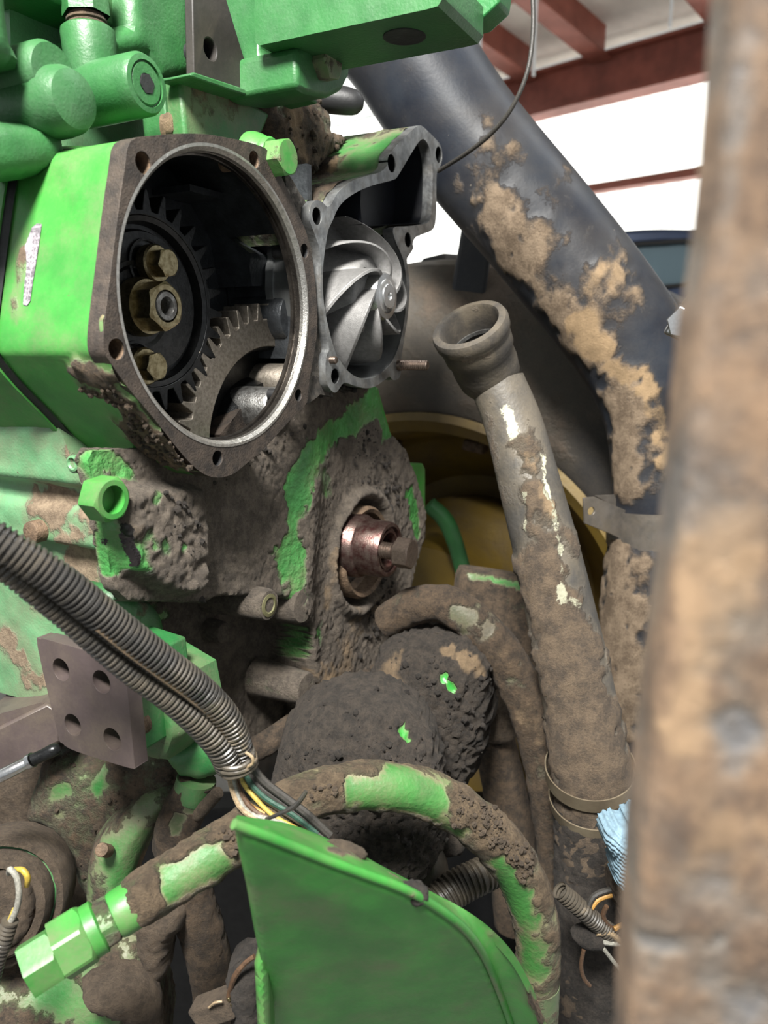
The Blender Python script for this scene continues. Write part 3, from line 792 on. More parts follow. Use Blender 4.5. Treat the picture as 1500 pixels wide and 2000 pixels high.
pr_ = [.0072, .0085, .0085, .0070, .0075, .004]
obj('flange', prism([po, pi_] + [circle(h[0], h[1], r, 20) for h, r in zip(ph_[:5], pr_)], -.010, .002, FE), PUMPF, wp, bevel=.0012)
for h, r in zip(ph_[:5], pr_):
    obj('bolt_hole', lathe([(r, .001), (r * .97, -.01), (r * .9, -.03), (1e-5, -.03)], FE.move(h[0], h[1], 0), 20), GEARD, wp)
# wall of the chamber, from the flange inwards
def band(loop, z0, z1, fr, nz=6, inward=True, sc=1.0, keep=None):
    L = np.array(loop); m = len(L); c = L.mean(0); V = []
    for k in range(nz + 1):
        t = k / nz; V.append(np.c_[(L - c) * (1 + (sc - 1) * t) + c, np.full(m, z0 + (z1 - z0) * t)])
    F = [(k * m + i, k * m + (i + 1) % m, (k + 1) * m + (i + 1) % m, (k + 1) * m + i) for k in range(nz) for i in range(m) if keep is None or keep(*L[i])]
    return B().add(fr.pts(np.concatenate(V)), F)
ux, vy = FE.at(*Z6([(575, 760)])[0])
obj('chamber_wall', band(pi_, .0, -.055, FE, sc=.985, keep=lambda x, y: not (x > ux and y > vy)), VOLUTE, wp, smooth=60)
IC = (.2265, .0127)
obj('chamber_floor', prism([smooth_loop(FE.loop(PI_), 1), circle(*IC, .074, 64)], -.060, -.052, FE), VOLUTE, wp)
obj('seal_ring', lathe([(.0785, -.052), (.0785, -.046), (.0765, -.045), (.074, -.048), (.074, -.07), (.03, -.075)], FE.move(*IC, 0), 80), RUBB, wp, label='black ring around the impeller')
# dark outlet passage, a box sunk into the flange's upper right
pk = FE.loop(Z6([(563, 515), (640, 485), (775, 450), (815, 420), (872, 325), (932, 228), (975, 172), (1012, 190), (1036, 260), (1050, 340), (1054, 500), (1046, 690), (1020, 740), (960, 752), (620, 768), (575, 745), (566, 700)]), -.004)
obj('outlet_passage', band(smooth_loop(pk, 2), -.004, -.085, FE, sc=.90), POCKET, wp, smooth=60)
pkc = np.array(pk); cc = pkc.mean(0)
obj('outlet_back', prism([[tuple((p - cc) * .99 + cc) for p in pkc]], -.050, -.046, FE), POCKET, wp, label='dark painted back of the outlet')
body = obj('pump_body', ring_wall([tuple(p) for p in po], -.095, -.008, 1, 1, 24, .004, keep=lambda x, y: y > .055 or x > .27 or y < -.06), GREEN_MUD, wp, smooth=50)
dirty(body, .35, [(700, 300, 60, -.6), (760, 275, 60, -.9), (720, 340, 40, -.3), (620, 370, 60, .4), (670, 760, 70, 1.0), (640, 330, 40, .6), (830, 420, 60, .6)], tan=[(670, 320, 50, .7)], thick=.002, rough=.004, scale=90, wob=.4)
crumbs(body, 'mud_crumbs', MUDW, 140, .001, .004, .6, 5, where=[(640, 765, 740, 760, 36, 1.0)])
stud = obj('stud', thread(FE.on(775, 713, .0), .0052, -.004, .036, .0022, n=24), BOLT, wp, smooth=25)
obj('stud_shoulder', lathe(round_prof(.0060, -.004, .006, .001), FE.on(775, 713, .0), 20), BOLT, stud)
a, c = FE.at(646, 703, .002)
obj('dowel_pin', lathe(round_prof(.0035, -.004, .006, .001), FE.move(a, c, .002), 16), BOLT, wp)

# web that joins the pump flange to the gear housing flange
J = FE.loop([(556, 330), (600, 400), (612, 440), (622, 480), (628, 560), (632, 620), (640, 690), (640, 740), (652, 775), (625, 770), (600, 790), (590, 700), (590, 500), (560, 390)], -.006)
jw = relief([J], .003, lambda P: -.006 + .003 * (fbm(np.c_[P, P[:, 0] * 0], 90, 3) - .5), -.016, FE)
jo = obj('joining_web', jw, PUMPB, gh); dirty(jo, .45, scale=90, wob=.4)

# impeller
im = thing('impeller', 'grey cast impeller with curved vanes in the round pump chamber', 'impeller')
FI = FE.move(*IC, 0)
obj('back_disc', lathe([(.072, -.046), (.072, -.040), (.060, -.036), (.046, -.022), (.039, .000), (.037, .006), (.035, .0075), (.0215, .010), (.0215, -.046)], FI, 72), IMP, im)
hub = obj('hub', lathe([(.0235, .0), (.0225, .019), (.0210, .0215), (.0160, .022), (.0155, .0225), (.0120, .0235), (.0118, .0245), (.0112, .0250), (.0040, .0250), (.0036, .0235), (1e-5, .0225)], FI, 48), IMPE, im)
def vane(phi):
    n, m = 22, 5; V = []; th = .0027
    for side in (-1, 1):
        for i in range(n + 1):
            t = i / n; r = .021 + (.0745 - .021) * t
            sweep_ = phi + 1.50 * t ** .95
            top = .0215 - .036 * t ** 1.5 + .010 * math.sin(math.pi * t)
            bot = (.004 - .040 * min(1, t * 1.4)) if t < .7 else -.036
            bot -= .008
            lean = .10
            for j in range(m + 1):
                q = j / m; z = bot + (top - bot) * q
                tw = sweep_ - lean * (1 - q) * t
                off = side * th * (1.15 - .35 * q) / r
                V.append((r * math.cos(tw + off), r * math.sin(tw + off), z))
    F = []; s = (n + 1) * (m + 1); idx = lambda a, i, j: a * s + i * (m + 1) + j
    for i in range(n):
        for j in range(m):
            F.append((idx(0, i, j), idx(0, i, j + 1), idx(0, i + 1, j + 1), idx(0, i + 1, j)))
            F.append((idx(1, i, j), idx(1, i + 1, j), idx(1, i + 1, j + 1), idx(1, i, j + 1)))
        F.append((idx(0, i, m), idx(1, i, m), idx(1, i + 1, m), idx(0, i + 1, m)))
    for j in range(m):
        F.append((idx(0, n, j), idx(0, n, j + 1), idx(1, n, j + 1), idx(1, n, j)))
        F.append((idx(0, 0, j), idx(1, 0, j), idx(1, 0, j + 1), idx(0, 0, j + 1)))
    return B().add(FI.pts(V), F)
for k in range(7): obj('vane', vane(2 * math.pi * k / 7 + .25), IMP, im, smooth=40, bevel=.0004)
for k in range(4):
    t = 2 * math.pi * k / 4 + 2.3
    obj('balance_hole', lathe([(.0042, .0), (.0042, .0010), (1e-5, .0010)], FI.move(.0285 * math.cos(t), .0285 * math.sin(t), .0082), 16), BLACK, im)

# ------------------------------------------------------------------ timing cover
CD = -.035; RD = -.088
tc = thing('timing_cover', 'mud-caked green timing cover around the shaft, below the open bore', 'engine cover')
CO = FE.loop([(172, 900), (186, 960), (208, 1060), (218, 1128), (226, 1150)], CD) + FE.loop([(225, 1200), (300, 1290), (310, 1490), (420, 1500), (500, 1478)], RD) + \
     FE.loop([(640, 1405), (690, 1350), (745, 1290), (765, 1215), (797, 1170), (806, 1120), (829, 1050), (828, 1000), (812, 930), (790, 880), (764, 850), (745, 800), (732, 755), (690, 735), (590, 775), (430, 890), (300, 880), (180, 880)], CD)
RP = FE.loop([(60, 1178), (240, 1172), (330, 1170), (400, 1174), (430, 1160), (545, 1160), (566, 1172), (600, 1215), (606, 1230), (612, 1290), (622, 1330), (655, 1375), (600, 1500), (560, 1700), (0, 1700)], CD)
SHC = FE.at(706, 1078, CD)
LB = FE.loop([(232, 955), (300, 940), (405, 945), (412, 1040), (408, 1150), (380, 1172), (330, 1165), (250, 1120), (225, 1040)], CD + .012)
RIDGE = FE.loop([(735, 760), (766, 850), (800, 920), (815, 990)], CD)
def cover_h(P):
    Q = np.c_[P, P[:, 0] * 0]
    z = np.full(len(P), CD)
    z += .004 * (fbm(Q, 45, 4, 2) - .5) + .0022 * (fbm(Q, 260, 3, 4) - .5)
    # swollen muddy block at the left
    inb = inside(P, LB); d = np.where(inb, edge_dist(P, LB), 0)
    z += np.where(inb, .016 * sstep(d, 0, .009) + .006 * (fbm(Q, 120, 4, 8) - .5) * sstep(d, 0, .01), 0)
    # shaft boss
    r = np.hypot(P[:, 0] - SHC[0], P[:, 1] - SHC[1])
    z += .002 * sstep(r, .085, .062)
    z += .006 * np.exp(-((r - .067) / .005) ** 2)
    z -= .022 * sstep(r, .0625, .058)
    # long swelling along the green band
    a = np.array(FE.at(590, 1000, CD)); z += .010 * np.exp(-((P[:, 0] - a[0] - .02 * np.sin((P[:, 1] - a[1]) * 9)) / .028) ** 2)
    # recess at the lower left
    inr = inside(P, RP); d = np.where(inr, edge_dist(P, RP), 0)
    k = sstep(d, 0, .006)
    z = z * (1 - k) + (RD + .004 * (fbm(Q, 70, 4, 6) - .5)) * k
    return z
cv = obj('cover_face', relief([CO], .0021, cover_h, (.011,), FE), COVER, tc, smooth=70)
CLEAN = [(735, 800, 690, 820, 26, -1.3), (690, 830, 620, 880, 26, -1.2), (620, 880, 590, 960, 30, -1.2), (590, 960, 575, 1080, 30, -1.1), (640, 950, 620, 900, 30, -.5), (575, 1080, 590, 1170, 34, -.9), (570, 1260, 40, -1.0),
         (195, 1000, 225, 1110, 24, -1.3), (275, 1060, 40, -1.1), (330, 1060, 18, -.7), (180, 905, 205, 1010, 26, -1.4), (200, 895, 250, 925, 24, -1.2), (215, 1040, 232, 1110, 26, -1.0), (245, 1070, 300, 1110, 24, -.8), (735, 770, 760, 840, 22, -1.4), (808, 960, 820, 1040, 16, -1.4), (365, 1070, 10, -.8), (310, 965, 14, -.8), (290, 1180, 280, 1260, 40, -.8)]
dirty(cv, .92, CLEAN, tan=[(700, 1250, 640, 1330, 50, .5), (660, 1080, 640, 1180, 22, .5), (470, 1000, 80, .15), (560, 1390, 640, 1340, 40, .35), (250, 1030, 350, 1010, 40, .35), (690, 1180, 760, 1160, 60, .35), (660, 960, 700, 1000, 30, .3)], thick=.0012, rough=.0022, scale=80, wob=.25,
      oil=[(250, 1040, 268, 1100, 18, 1.1), (215, 1060, 10, .8)])
crumbs(cv, 'mud_crumbs', MUDW, 420, .0007, .0035, .75, 7, where=[(720, 880, 770, 960, 45, 1), (430, 935, 600, 830, 18, 1), (760, 1150, 740, 1230, 50, 1), (330, 960, 400, 1160, 40, .7)])
# green corner nut with a round socket
fr = FE.on(222, 976, -.014); fr = fr.move(0, 0, .014)
pl = obj('socket_nut', hexhead(Fr(fr.o - N * .030, fr.x, fr.y, fr.z), .0158, .016, hole=.0096, depth=.010, ph=.1), GREEN, tc, smooth=25)
dirty(pl, .05, wob=.2)
# bosses in the recess
def boss(px_, py_, d1, r, L_, mat, name='boss', tip=None):
    a, c = FE.at(px_, py_, d1); fr = FE.move(a, c, d1)
    o = obj(name, lathe([(r * 1.25, -L_), (r * 1.08, -L_ * .5), (r, -.003), (r * .93, 0), (1e-5, 0)], fr, 32), mat, tc); dirty(o, .75, wob=.3, thick=.001, rough=.0015, scale=100)
    if tip: obj('dowel_tip', lathe([(tip, -.002), (tip, .0015), (tip * .7, .002), (tip * .6, .001), (1e-5, .001)], fr, 24), tip_mat, o)
    return o
tip_mat = plain('dull_brass', (.22, .21, .11), .5, .6)
boss(524, 1182, -.020, .0135, .075, COVER, tip=.0105)
boss(437, 1236, -.070, .0095, .03, COVER)
boss(592, 1182, -.026, .0175, .05, COVER)
boss(598, 1345, -.022, .0155, .06, COVER)
# left lower green lump
b = pillow(smooth_loop(FE.loop([(222, 1165), (260, 1150), (318, 1185), (335, 1230), (330, 1300), (270, 1300), (228, 1240)], -.05), 4), .003, .020, .018, -.11, FE, z0=-.068)
o = obj('lower_lump', b, GREEN_ROUGH, tc); dirty(o, .1, [(300, 1160, 40, .5)], wob=.3)
# narrow green edge strip at the far right with its ear
b = prism([FE.loop([(738, 755), (764, 850), (795, 905), (826, 905), (831, 915), (831, 1010), (806, 1080), (800, 1160), (778, 1160), (800, 1060), (800, 1000), (780, 900), (745, 850), (722, 770)], -.045)], -.075, -.045, FE)
o = obj('edge_flange', b, GREEN, tc, bevel=.002); 
b = pillow(FE.loop([(800, 910), (822, 908), (831, 922), (830, 1000), (812, 1050), (805, 1000)], -.06), .003, .008, .008, -.10, FE, z0=-.075); o = obj('ear', b, GREEN_MUD, tc); dirty(o, .5, wob=.3)
# thick muddy pan rail along the bottom
b = sweep([(*FE.pts([(*FE.at(x, y, d), d)])[0], r) for x, y, d, r in ((440, 1478, -.075, .008), (500, 1462, -.06, .010), (570, 1420, -.045, .011), (640, 1368, -.035, .011), (700, 1322, -.04, .010), (745, 1262, -.05, .010))], 16, .003)
o = obj('pan_rail', b, MUD, tc); dirty(o, 1, tan=[(540, 1400, 700, 1300, 40, .35)], thick=.002, rough=.004, scale=90, wob=.1)

# seal ring and crank nose
FSH = FE.move(*SHC, 0)
cs = thing('crank_shaft_nose', 'worn steel shaft end with a loose hex bolt, sticking out of the muddy cover', 'shaft')
sr = obj('seal_ring', lathe([(.052, -.055), (.052, -.030), (.049, -.026), (.045, -.028), (.0445, -.045), (.038, -.05)], FSH, 64), RUSTR, cs)
a, c = FE.at(762, 1074, .012); FN = FE.move(a, c, 0)
obj('sleeve', lathe([(.0345, -.055), (.0345, -.022), (.0330, -.020), (.0325, -.018), (.0305, -.0165), (.0300, .008), (.0285, .012), (.0250, .0122), (.0240, .010), (.0238, .0085), (.0215, .0085), (.0212, .0105), (.0185, .0105), (.0165, .006), (.0160, -.02), (1e-5, -.02)], FN, 72), SLEEVE, cs)
a, c = FE.at(803, 1082, .046); fr = FE.move(a, c, 0)
bo = obj('bolt', hexhead(FE.move(a, c, .031), .0165, .0165, ph=.55), BOLT, cs, smooth=25, label='loose hex head bolt')
obj('bolt_thread', thread(fr, .0088, -.018, .032, .0030, n=28), BOLT, bo, smooth=25)
obj('bolt_collar', lathe([(.009, .026), (.0125, .0285), (.0135, .031), (.009, .031)], fr, 32), BOLT, bo)
# ------------------------------------------------------------------ engine block behind everything
eb = thing('engine_block', 'dusty pale green engine block side at the left, behind the wiring loom', 'engine block')
obj('core', box(FE, -.035, .27, -.33, .02, -.75, -.125), MUDW, eb, smooth=None)
SU = .045                                       # side plane of the block
def side_h(P):
    Q = np.c_[P, P[:, 0] * 0]
    y = P[:, 1]; x = P[:, 0]
    z = SU + .002 * (fbm(Q, 90, 3, 1) - .5)
    e = lambda px, py: FS.at(px, py, SU)[1]
    y1 = e(60, 940); y2 = e(60, 975); y3 = e(100, 1050)
    z = z + .012 * sstep(y, y1 - .002, y1 + .006) + .006 * sstep(-y, -y2 - .002, -y2 + .004) - .014 * sstep(-y, -y3, -y3 + .008) * sstep(x, FS.at(60, 1100, SU)[0], FS.at(120, 1100, SU)[0])
    return z
SB = FS.loop([(-60, 690), (60, 690), (150, 850), (185, 950), (210, 1080), (222, 1180), (240, 1260), (250, 1420), (95, 1368), (0, 1345), (-60, 1330)], SU)
bs_ = obj('block_side', relief([SB], .0035, side_h, SU - .03, FS), GREEN_PALE, eb, smooth=60)
dirty(bs_, .16, [(70, 985, 190, 1010, 40, .55), (150, 890, 40, .5), (150, 1100, 200, 1200, 45, .75), (120, 1060, 170, 1080, 22, .6), (0, 1250, 140, 1340, 40, .5), (100, 1200, 40, .35)], tanbase=.2, wob=.35, scale=55)
a, c = FS.at(62, 1040, SU + .014)
o = obj('stud_boss', lathe(round_prof(.009, -.03, .004, .002), FS.move(a, c, SU + .012), 24), RUSTR, eb)
for (px_, py_) in ((143, 905), (600, 0)):
    if py_: 
        a, c = FS.at(px_, py_, SU + .012)
        obj('screw_plug', lathe([(.006, -.004), (.006, .003), (.0045, .0035), (.003, .001), (1e-5, .001)], FS.move(a, c, SU + .010), 20), GREEN_PALE, eb)

# four-hole bracket plate on the block side
BU = .105
bp = thing('bracket_plate', 'brown steel bracket plate with four round holes, below the wiring loom', 'bracket')
bl = smooth_loop(FS.loop([(73, 1262), (80, 1249), (95, 1250), (228, 1289), (240, 1296), (245, 1312), (262, 1485), (263, 1498), (252, 1500), (150, 1468), (122, 1452), (112, 1430)], BU), 3)
hs = [FS.at(x, y, BU) for x, y in ((119, 1308), (198, 1332), (142, 1416), (219, 1444))]
o = obj('plate', prism([bl] + [circle(h[0], h[1], .0084, 28) for h in hs], BU - .012, BU, FS), PLATE, bp, bevel=.0012)
for h in hs: obj('hole_wall', lathe([(.0085, 0), (.0085, -.028), (1e-5, -.028)], FS.move(h[0], h[1], BU - .001), 24), RUSTR, bp)
b = prism([FS.loop([(135, 1262), (240, 1300), (262, 1480), (200, 1470), (150, 1440)], BU - .012)], BU - .075, BU - .0125, FS)
o = obj('standoff', b, GREEN_DARK, bp, bevel=.002); 
b = pillow(FS.loop([(262, 1300), (325, 1340), (345, 1440), (320, 1490), (275, 1480)], BU - .045), .003, .006, .006, BU - .10, FS, z0=BU - .05); o = obj('side_web', b, GREEN_DARK, bp); dirty(o, .2, [(265, 1380, 30, .5)], wob=.3)

# dark angled green foot below the cover
b = pillow(facing(400, 1460, .56).loop([(322, 1470), (392, 1428), (440, 1450), (452, 1500), (395, 1518), (350, 1510)]), .003, .012, .012, -.05, facing(400, 1460, .56))
o = obj('angled_bracket', b, GREEN_DARK); dirty(o, .1, wob=.3); tag(o, 'dark green angled foot under the muddy cover, beside the loom end', 'bracket')

# ------------------------------------------------------------------ castings above
hw = thing('cylinder_head', 'pale green cylinder head wall across the top left', 'engine head')
o = obj('head_wall', relief([FE.loop([(20, -60), (420, -60), (420, 290), (20, 310)], -.15)], .006, lambda P: -.15 + .003 * (fbm(np.c_[P, P[:, 0] * 0], 60, 3) - .5), -.2, FE), GREEN_PALE, hw); dirty(o, -.2, wob=.1)
o = obj('head_boss', pillow(FE.loop([(255, -60), (380, -60), (380, 152), (345, 158), (318, 158), (292, 112), (215, 118), (205, 60), (258, 44)], -.09), .004, .010, .012, -.15, FE, z0=-.10), GREEN_ROUGH, hw); dirty(o, -.05, wob=.2)
o = obj('cover_rail', box(FE.on(60, 8, -.13), -.06, .12, .0, .03, -.03, .02), GREEN_DARK, hw, bevel=.003)
fb = obj('front_block', prism([FE.loop([(352, 149), (380, 150), (455, 182), (528, 222), (512, 262), (500, 300), (365, 300)], -.06)], -.086, -.06, FE), GREEN_DARK, None, bevel=.003)
tag(fb, 'dark green flat block just above the bore flange', 'engine block')
dirty(fb, -.1, [(380, 155, 500, 205, 10, .8)], wob=.2)
o = obj('block_side_strip', prism([FE.loop([(318, 152), (346, 150), (360, 300), (330, 300)], -.075)], -.10, -.075, FE), GREEN_ROUGH, fb, bevel=.002)
o = obj('mud_patch', pillow(smooth_loop(FE.loop([(325, 225), (338, 218), (347, 235), (345, 262), (328, 262)], -.073), 3), .002, .004, .006, -.08, FE, z0=-.075), DRYMUD, fb); dirty(o, 1, tanbase=.6)
dp = thing('hole_plate', 'black triangular plate with one hole above the gear housing', 'bracket')
hl = FE.at(411, 96, -.045)
o = obj('plate', prism([FE.loop([(375, -60), (425, -60), (443, 0), (470, 90), (492, 160), (486, 182), (440, 166), (379, 145)], -.045), circle(hl[0], hl[1], .0075, 24)], -.053, -.045, FE), DARKP, dp, bevel=.001)
dirty(o, .0, [(410, 20, 430, 55, 16, .6)], wob=.35, scale=120)
obj('hole_wall', lathe([(.0076, 0), (.0074, -.02), (1e-5, -.02)], FE.move(hl[0], hl[1], -.0455), 24), BLACK, dp)
obj('edge_strip', prism([FE.loop([(372, 144), (380, 141), (530, 190), (528, 200), (450, 176), (375, 150)], -.04)], -.07, -.04, FE), GREEN_ROUGH, dp, bevel=.001)
# overhanging casting
oc = thing('thermostat_casting', 'bright green overhanging casting at the top, with a bolted box below', 'casting')
OU = -.085                                       # side plane, u = .085
b = relief([FS.loop([(497, -70), (497, 60), (499, 84), (506, 89), (640, 60), (830, 19), (855, 12), (866, -5), (866, -70)], OU)], .004, lambda P: OU + .0012 * (fbm(np.c_[P, P[:, 0] * 0], 150, 3) - .5), OU - .075, FS)
o = obj('upper_casting', b, GREEN_ROUGH, oc, smooth=45, bevel=.0015); dirty(o, -.05, wob=.15)
b = prism([FE.loop([(579, 92), (684, 80), (682, 150), (668, 178), (645, 190), (600, 182), (580, 170)], .01)], -.06, .01, FE)
o = obj('lower_box', b, GREEN_ROUGH, oc, bevel=.004); dirty(o, .0, wob=.2)
fr = FE.on(628, 124, .010)
o = obj('box_bolt', hexhead(Fr(fr.o, fr.x, fr.y, fr.z), .0145, .012, ph=.2), GREEN_MUD, oc, smooth=25); dirty(o, .3, wob=.5)
b = prism([FS.loop([(385, -70), (505, -70), (505, 100), (560, 170), (500, 185), (455, 90)], OU - .03)], OU - .08, OU - .03, FS); o = obj('left_web', b, GREEN_ROUGH, oc, bevel=.003); dirty(o, .0, wob=.2)
b = prism([FS.loop([(690, 98), (860, 62), (935, 42), (975, 5), (985, -70), (690, -70)], OU - .075)], OU - .10, OU - .075, FS); o = obj('rear_plate', b, GREEN_DARK, oc, bevel=.002)
fr = FS.on(800, 40, OU - .03)
e1, e2 = FS.at(640, 60, OU), FS.at(830, 19, OU); a_, b_ = FS.at(790, 48, OU - .035)
bv = e1[1] + (e2[1] - e1[1]) * (a_ - e1[0]) / (e2[0] - e1[0])
fh = Fr(FS.pts([(a_, bv, OU - .035)])[0], FS.x, -FS.z, -UP)
obj('hole_disc', lathe([(.016, -.004), (.016, .0006), (.0145, .0008), (.0140, .0007), (1e-5, .0007)], fh, 32), BLACK, oc, label='flat black disc for the shaded round hole in the underside')  # flat disc, the shade inside the hole is its black colour
fr = FS.on(955, 36, OU - .085)
o = obj('hanging_bolt', sweep(path([(962, -10, .80, 16), (958, 25, .80, 16), (953, 44, .80, 14), (950, 50, .80, 8)]), 14, .002), RUBB, oc, label='black bolt end hanging below')
# muddy neck below it, with a black stub hose
o = obj('muddy_neck', pillow(smooth_loop(FE.loop([(500, 172), (600, 182), (648, 222), (652, 262), (690, 268), (650, 300), (610, 345), (570, 345), (545, 290), (528, 240)], -.065), 3), .003, .018, .025, -.11, FE, z0=-.08), GREEN_MUD); dirty(o, .75, [(545, 200, 20, -.4)], tan=[(570, 230, 590, 290, 40, .6)], thick=.004, rough=.007, scale=70, wob=.35)
tag(o, 'brown caked neck between the top casting and the pump housing', 'casting')
crumbs(o, 'mud_crumbs', MUD, 120, .001, .004, .6, 9)
b = sweep(path([(600, 185, .86, 26), (640, 192, .86, 27), (680, 198, .86, 25), (700, 202, .86, 20), (710, 204, .86, 8)]), 20, .004)
tag(obj('stub_hose', b, RUBB), 'short black rounded stub against the bright gap', 'hose')
# green bolt at the bore's upper right
gb = thing('housing_bolt', 'green painted hex bolt on a pale green boss at the bore top right', 'bolt')
a, c = FE.at(566, 306, .012)
o = obj('boss', lathe([(.022, -.022), (.0215, -.018), (.019, -.012), (.0165, -.008), (1e-5, -.008)], FE.move(a, c, .0), 32), GREEN, gb)
o = obj('washer', lathe([(.008, -.008), (.0165, -.008), (.0165, -.005), (.0150, -.003), (.008, -.003)], FE.move(a, c, 0), 32), GREEN, gb)
o = obj('head', hexhead(FE.move(a, c, -.003), .0148, .014, ph=.25), GREEN, gb, smooth=25); dirty(o, .25, wob=.5, scale=150)

# hydraulic tee with a plugged end
te = thing('hydraulic_tee', 'green pipe tee with a hex socket plug above the gear housing', 'pipe fitting')
TD = -.045
a, c = FE.at(288, 163, TD); ft = FE.move(a, c, TD)
o = obj('run', lathe([(1e-5, -.085), (.016, -.083), (.0205, -.075), (.0212, -.06), (.0205, -.004), (.0185, -.0005), (.0150, 0), (.0150, -.002), (.0135, -.0022)], ft, 56), GREEN_ROUGH, te); dirty(o, -.05, wob=.15)
pg = obj('socket_plug', lathe([(.0138, -.004), (.0138, -.0012), (.0130, -.0005), (.0066, -.0005), (.0066, -.006), (1e-5, -.006)], ft, 6 * 8), GREEN_ROUGH, te)
hx = obj('hex_socket', hexhead(Fr(ft.o - N * .0012, ft.x, ft.y, ft.z), .0070, .0012, ph=.2, cham=0.0), BLACK, pg, smooth=25)
p0 = ft.pts([(0, 0, -.052)])[0]; p1 = p0 + UP * .075 - N * .004
fv = along(p0, p1, (0, 1, 0))
o = obj('branch', lathe([(.0160, 0), (.0185, .022), (.0190, .040), (.0185, .0425), (.0165, .044), (1e-5, .044)], fv, 48), GREEN_ROUGH, te); dirty(o, -.05, wob=.15)
o = obj('tube_nut_collar', lathe([(.0135, .043), (.0135, .0465), (.0125, .047), (.0140, .048), (.0140, .0495), (.0125, .050), (.0125, .052)], fv, 40), GREEN_MUD, te); dirty(o, .5)
o = obj('tube_nut', hexhead(fv.move(0, 0, .052), .0170, .04, ph=.1), GREEN_ROUGH, te, smooth=25); dirty(o, 0, wob=.15)
# relief valve at the far left
rv = thing('relief_valve', 'green valve body with a rounded cap at the left edge, above the housing', 'valve')
FV = FE.on(150, 190, -.05)
o = obj('cap', lathe([(.0215, -.13), (.0215, -.018), (.0205, -.009), (.0175, -.003), (.010, 0), (1e-5, .0005)], FE.on(152, 192, -.045), 48), GREEN_ROUGH, rv); dirty(o, -.05, wob=.2)
o = obj('stem', pillow(FE.loop([(-60, -60), (38, -60), (42, 20), (50, 80), (68, 105), (72, 125), (-60, 125)], -.05), .004, .014, .014, -.11, FE, z0=-.07), GREEN_ROUGH, rv); dirty(o, -.05, wob=.2)
o = obj('collar', lathe([(.019, -.07), (.019, -.005), (.0165, 0), (1e-5, 0)], FE.on(105, 140, -.06), 40), GREEN_ROUGH, rv); dirty(o, 0, wob=.2)
o = obj('base', pillow(smooth_loop(FE.loop([(-60, 230), (130, 240), (150, 275), (140, 330), (-60, 350)], -.06), 3), .004, .014, .014, -.11, FE, z0=-.08), GREEN_ROUGH, rv); dirty(o, 0, wob=.2)

# ------------------------------------------------------------------ black intake tube, its clamp, cable
it = thing('intake_tube', 'wide black tube slanting down from the top behind the pump housing', 'pipe')
b = sweep(path([(700, 0, 1.06, 120), (775, 75, 1.05, 118), (900, 260, 1.04, 116), (1050, 440, 1.02, 114), (1170, 590, 1.0, 112), (1245, 700, .99, 108), (1282, 800, .98, 102), (1296, 900, .97, 100), (1296, 1010, .97, 100), (1292, 1100, .96, 105), (1282, 1250, .96, 108), (1278, 1400, .96, 108), (1290, 1600, .96, 105), (1300, 1800, .96, 105)]), 64, .006)
o = obj('tube_wall', b, TUBE, it, smooth=60)
dirty(o, .12, [(960, 420, 1010, 520, 40, .7), (1000, 500, 1120, 640, 45, .55), (1120, 650, 1220, 740, 40, .9), (1200, 780, 1215, 950, 40, .8), (1270, 760, 1290, 900, 20, .5), (1060, 470, 40, .35), (1180, 540, 50, .4), (1200, 1100, 1220, 1400, 60, .9), (1290, 1300, 60, .6), (1000, 330, 60, .2), (1000, 400, 1180, 620, 120, .16), (1240, 900, 1250, 1300, 120, .2)],
      tan=[(1130, 640, 1220, 740, 34, .8), (1260, 740, 1300, 900, 26, .9), (1180, 540, 60, .5)], thick=.0035, rough=.004, scale=26, wob=.3)
ck = thing('tube_clamp', 'dark steel band clamp with one eared end around the black tube', 'clamp')
P4 = path([(1296, 975, .97, 102), (1296, 1060, .965, 106)])
fr = along(np.array(P4[1][:3]), np.array(P4[0][:3]), (0, -1, 0)); L_ = np.linalg.norm(np.array(P4[1][:3]) - np.array(P4[0][:3])); r_ = P4[0][3]
o = obj('band', lathe([(r_ * 1.0, 0), (r_ * 1.07, .001), (r_ * 1.06, L_ * .8), (r_ * 1.01, L_ * .8)], fr, 64), CLAMP, ck); dirty(o, .05, wob=.3, scale=90)
fc = facing(1180, 1010, .93, yaw=22)
hl = fc.at(1154, 998)
el = fc.loop([(1139, 972), (1160, 970), (1230, 1000), (1232, 1062), (1190, 1042), (1141, 1022)])
o = obj('ear', prism([el, circle(hl[0], hl[1], .0050, 18)], -.002, .001, fc), CLAMP, ck, bevel=.0006); dirty(o, .05, wob=.3, scale=90)
el = fc.loop([(1162, 968), (1200, 966), (1225, 975), (1225, 1000), (1190, 985)], -.02)
o = obj('ear', prism([el], -.022, -.019, fc), CLAMP, ck, bevel=.0006)
tag(obj('thin_cable', sweep(path([(1040, -30, .80, 4.5), (1041, 60, .80, 4.5), (1030, 140, .80, 4.5), (1000, 210, .81, 4.5), (960, 260, .83, 4.5), (910, 300, .86, 4.2), (856, 334, .91, 4)]), 10, .006), W_BLACK), 'thin black cable looping from the top down to the pump outlet', 'cable')
# chrome clamp screw by the post
cc_ = thing('clamp_screw', 'shiny chrome band clamp screw next to the rusty post', 'clamp')
fr = facing(1332, 632, .80, yaw=-20, roll=25)
o = obj('screw_housing', box(fr, -.012, .012, -.016, .016, -.01, .008), STEEL, cc_, bevel=.003)
obj('band_end', prism([circle(0, 0, .0155, 6, .2)], .008, .012, fr), STEEL, cc_, bevel=.001)
obj('braided_end', sweep(path([(1335, 625, .80, 20), (1360, 595, .80, 24), (1400, 560, .80, 24)]), 18, .002, rmod=lambda s, a: 1 + .03 * np.sin(a * 9 + s * 1500)), RUBBER, cc_)

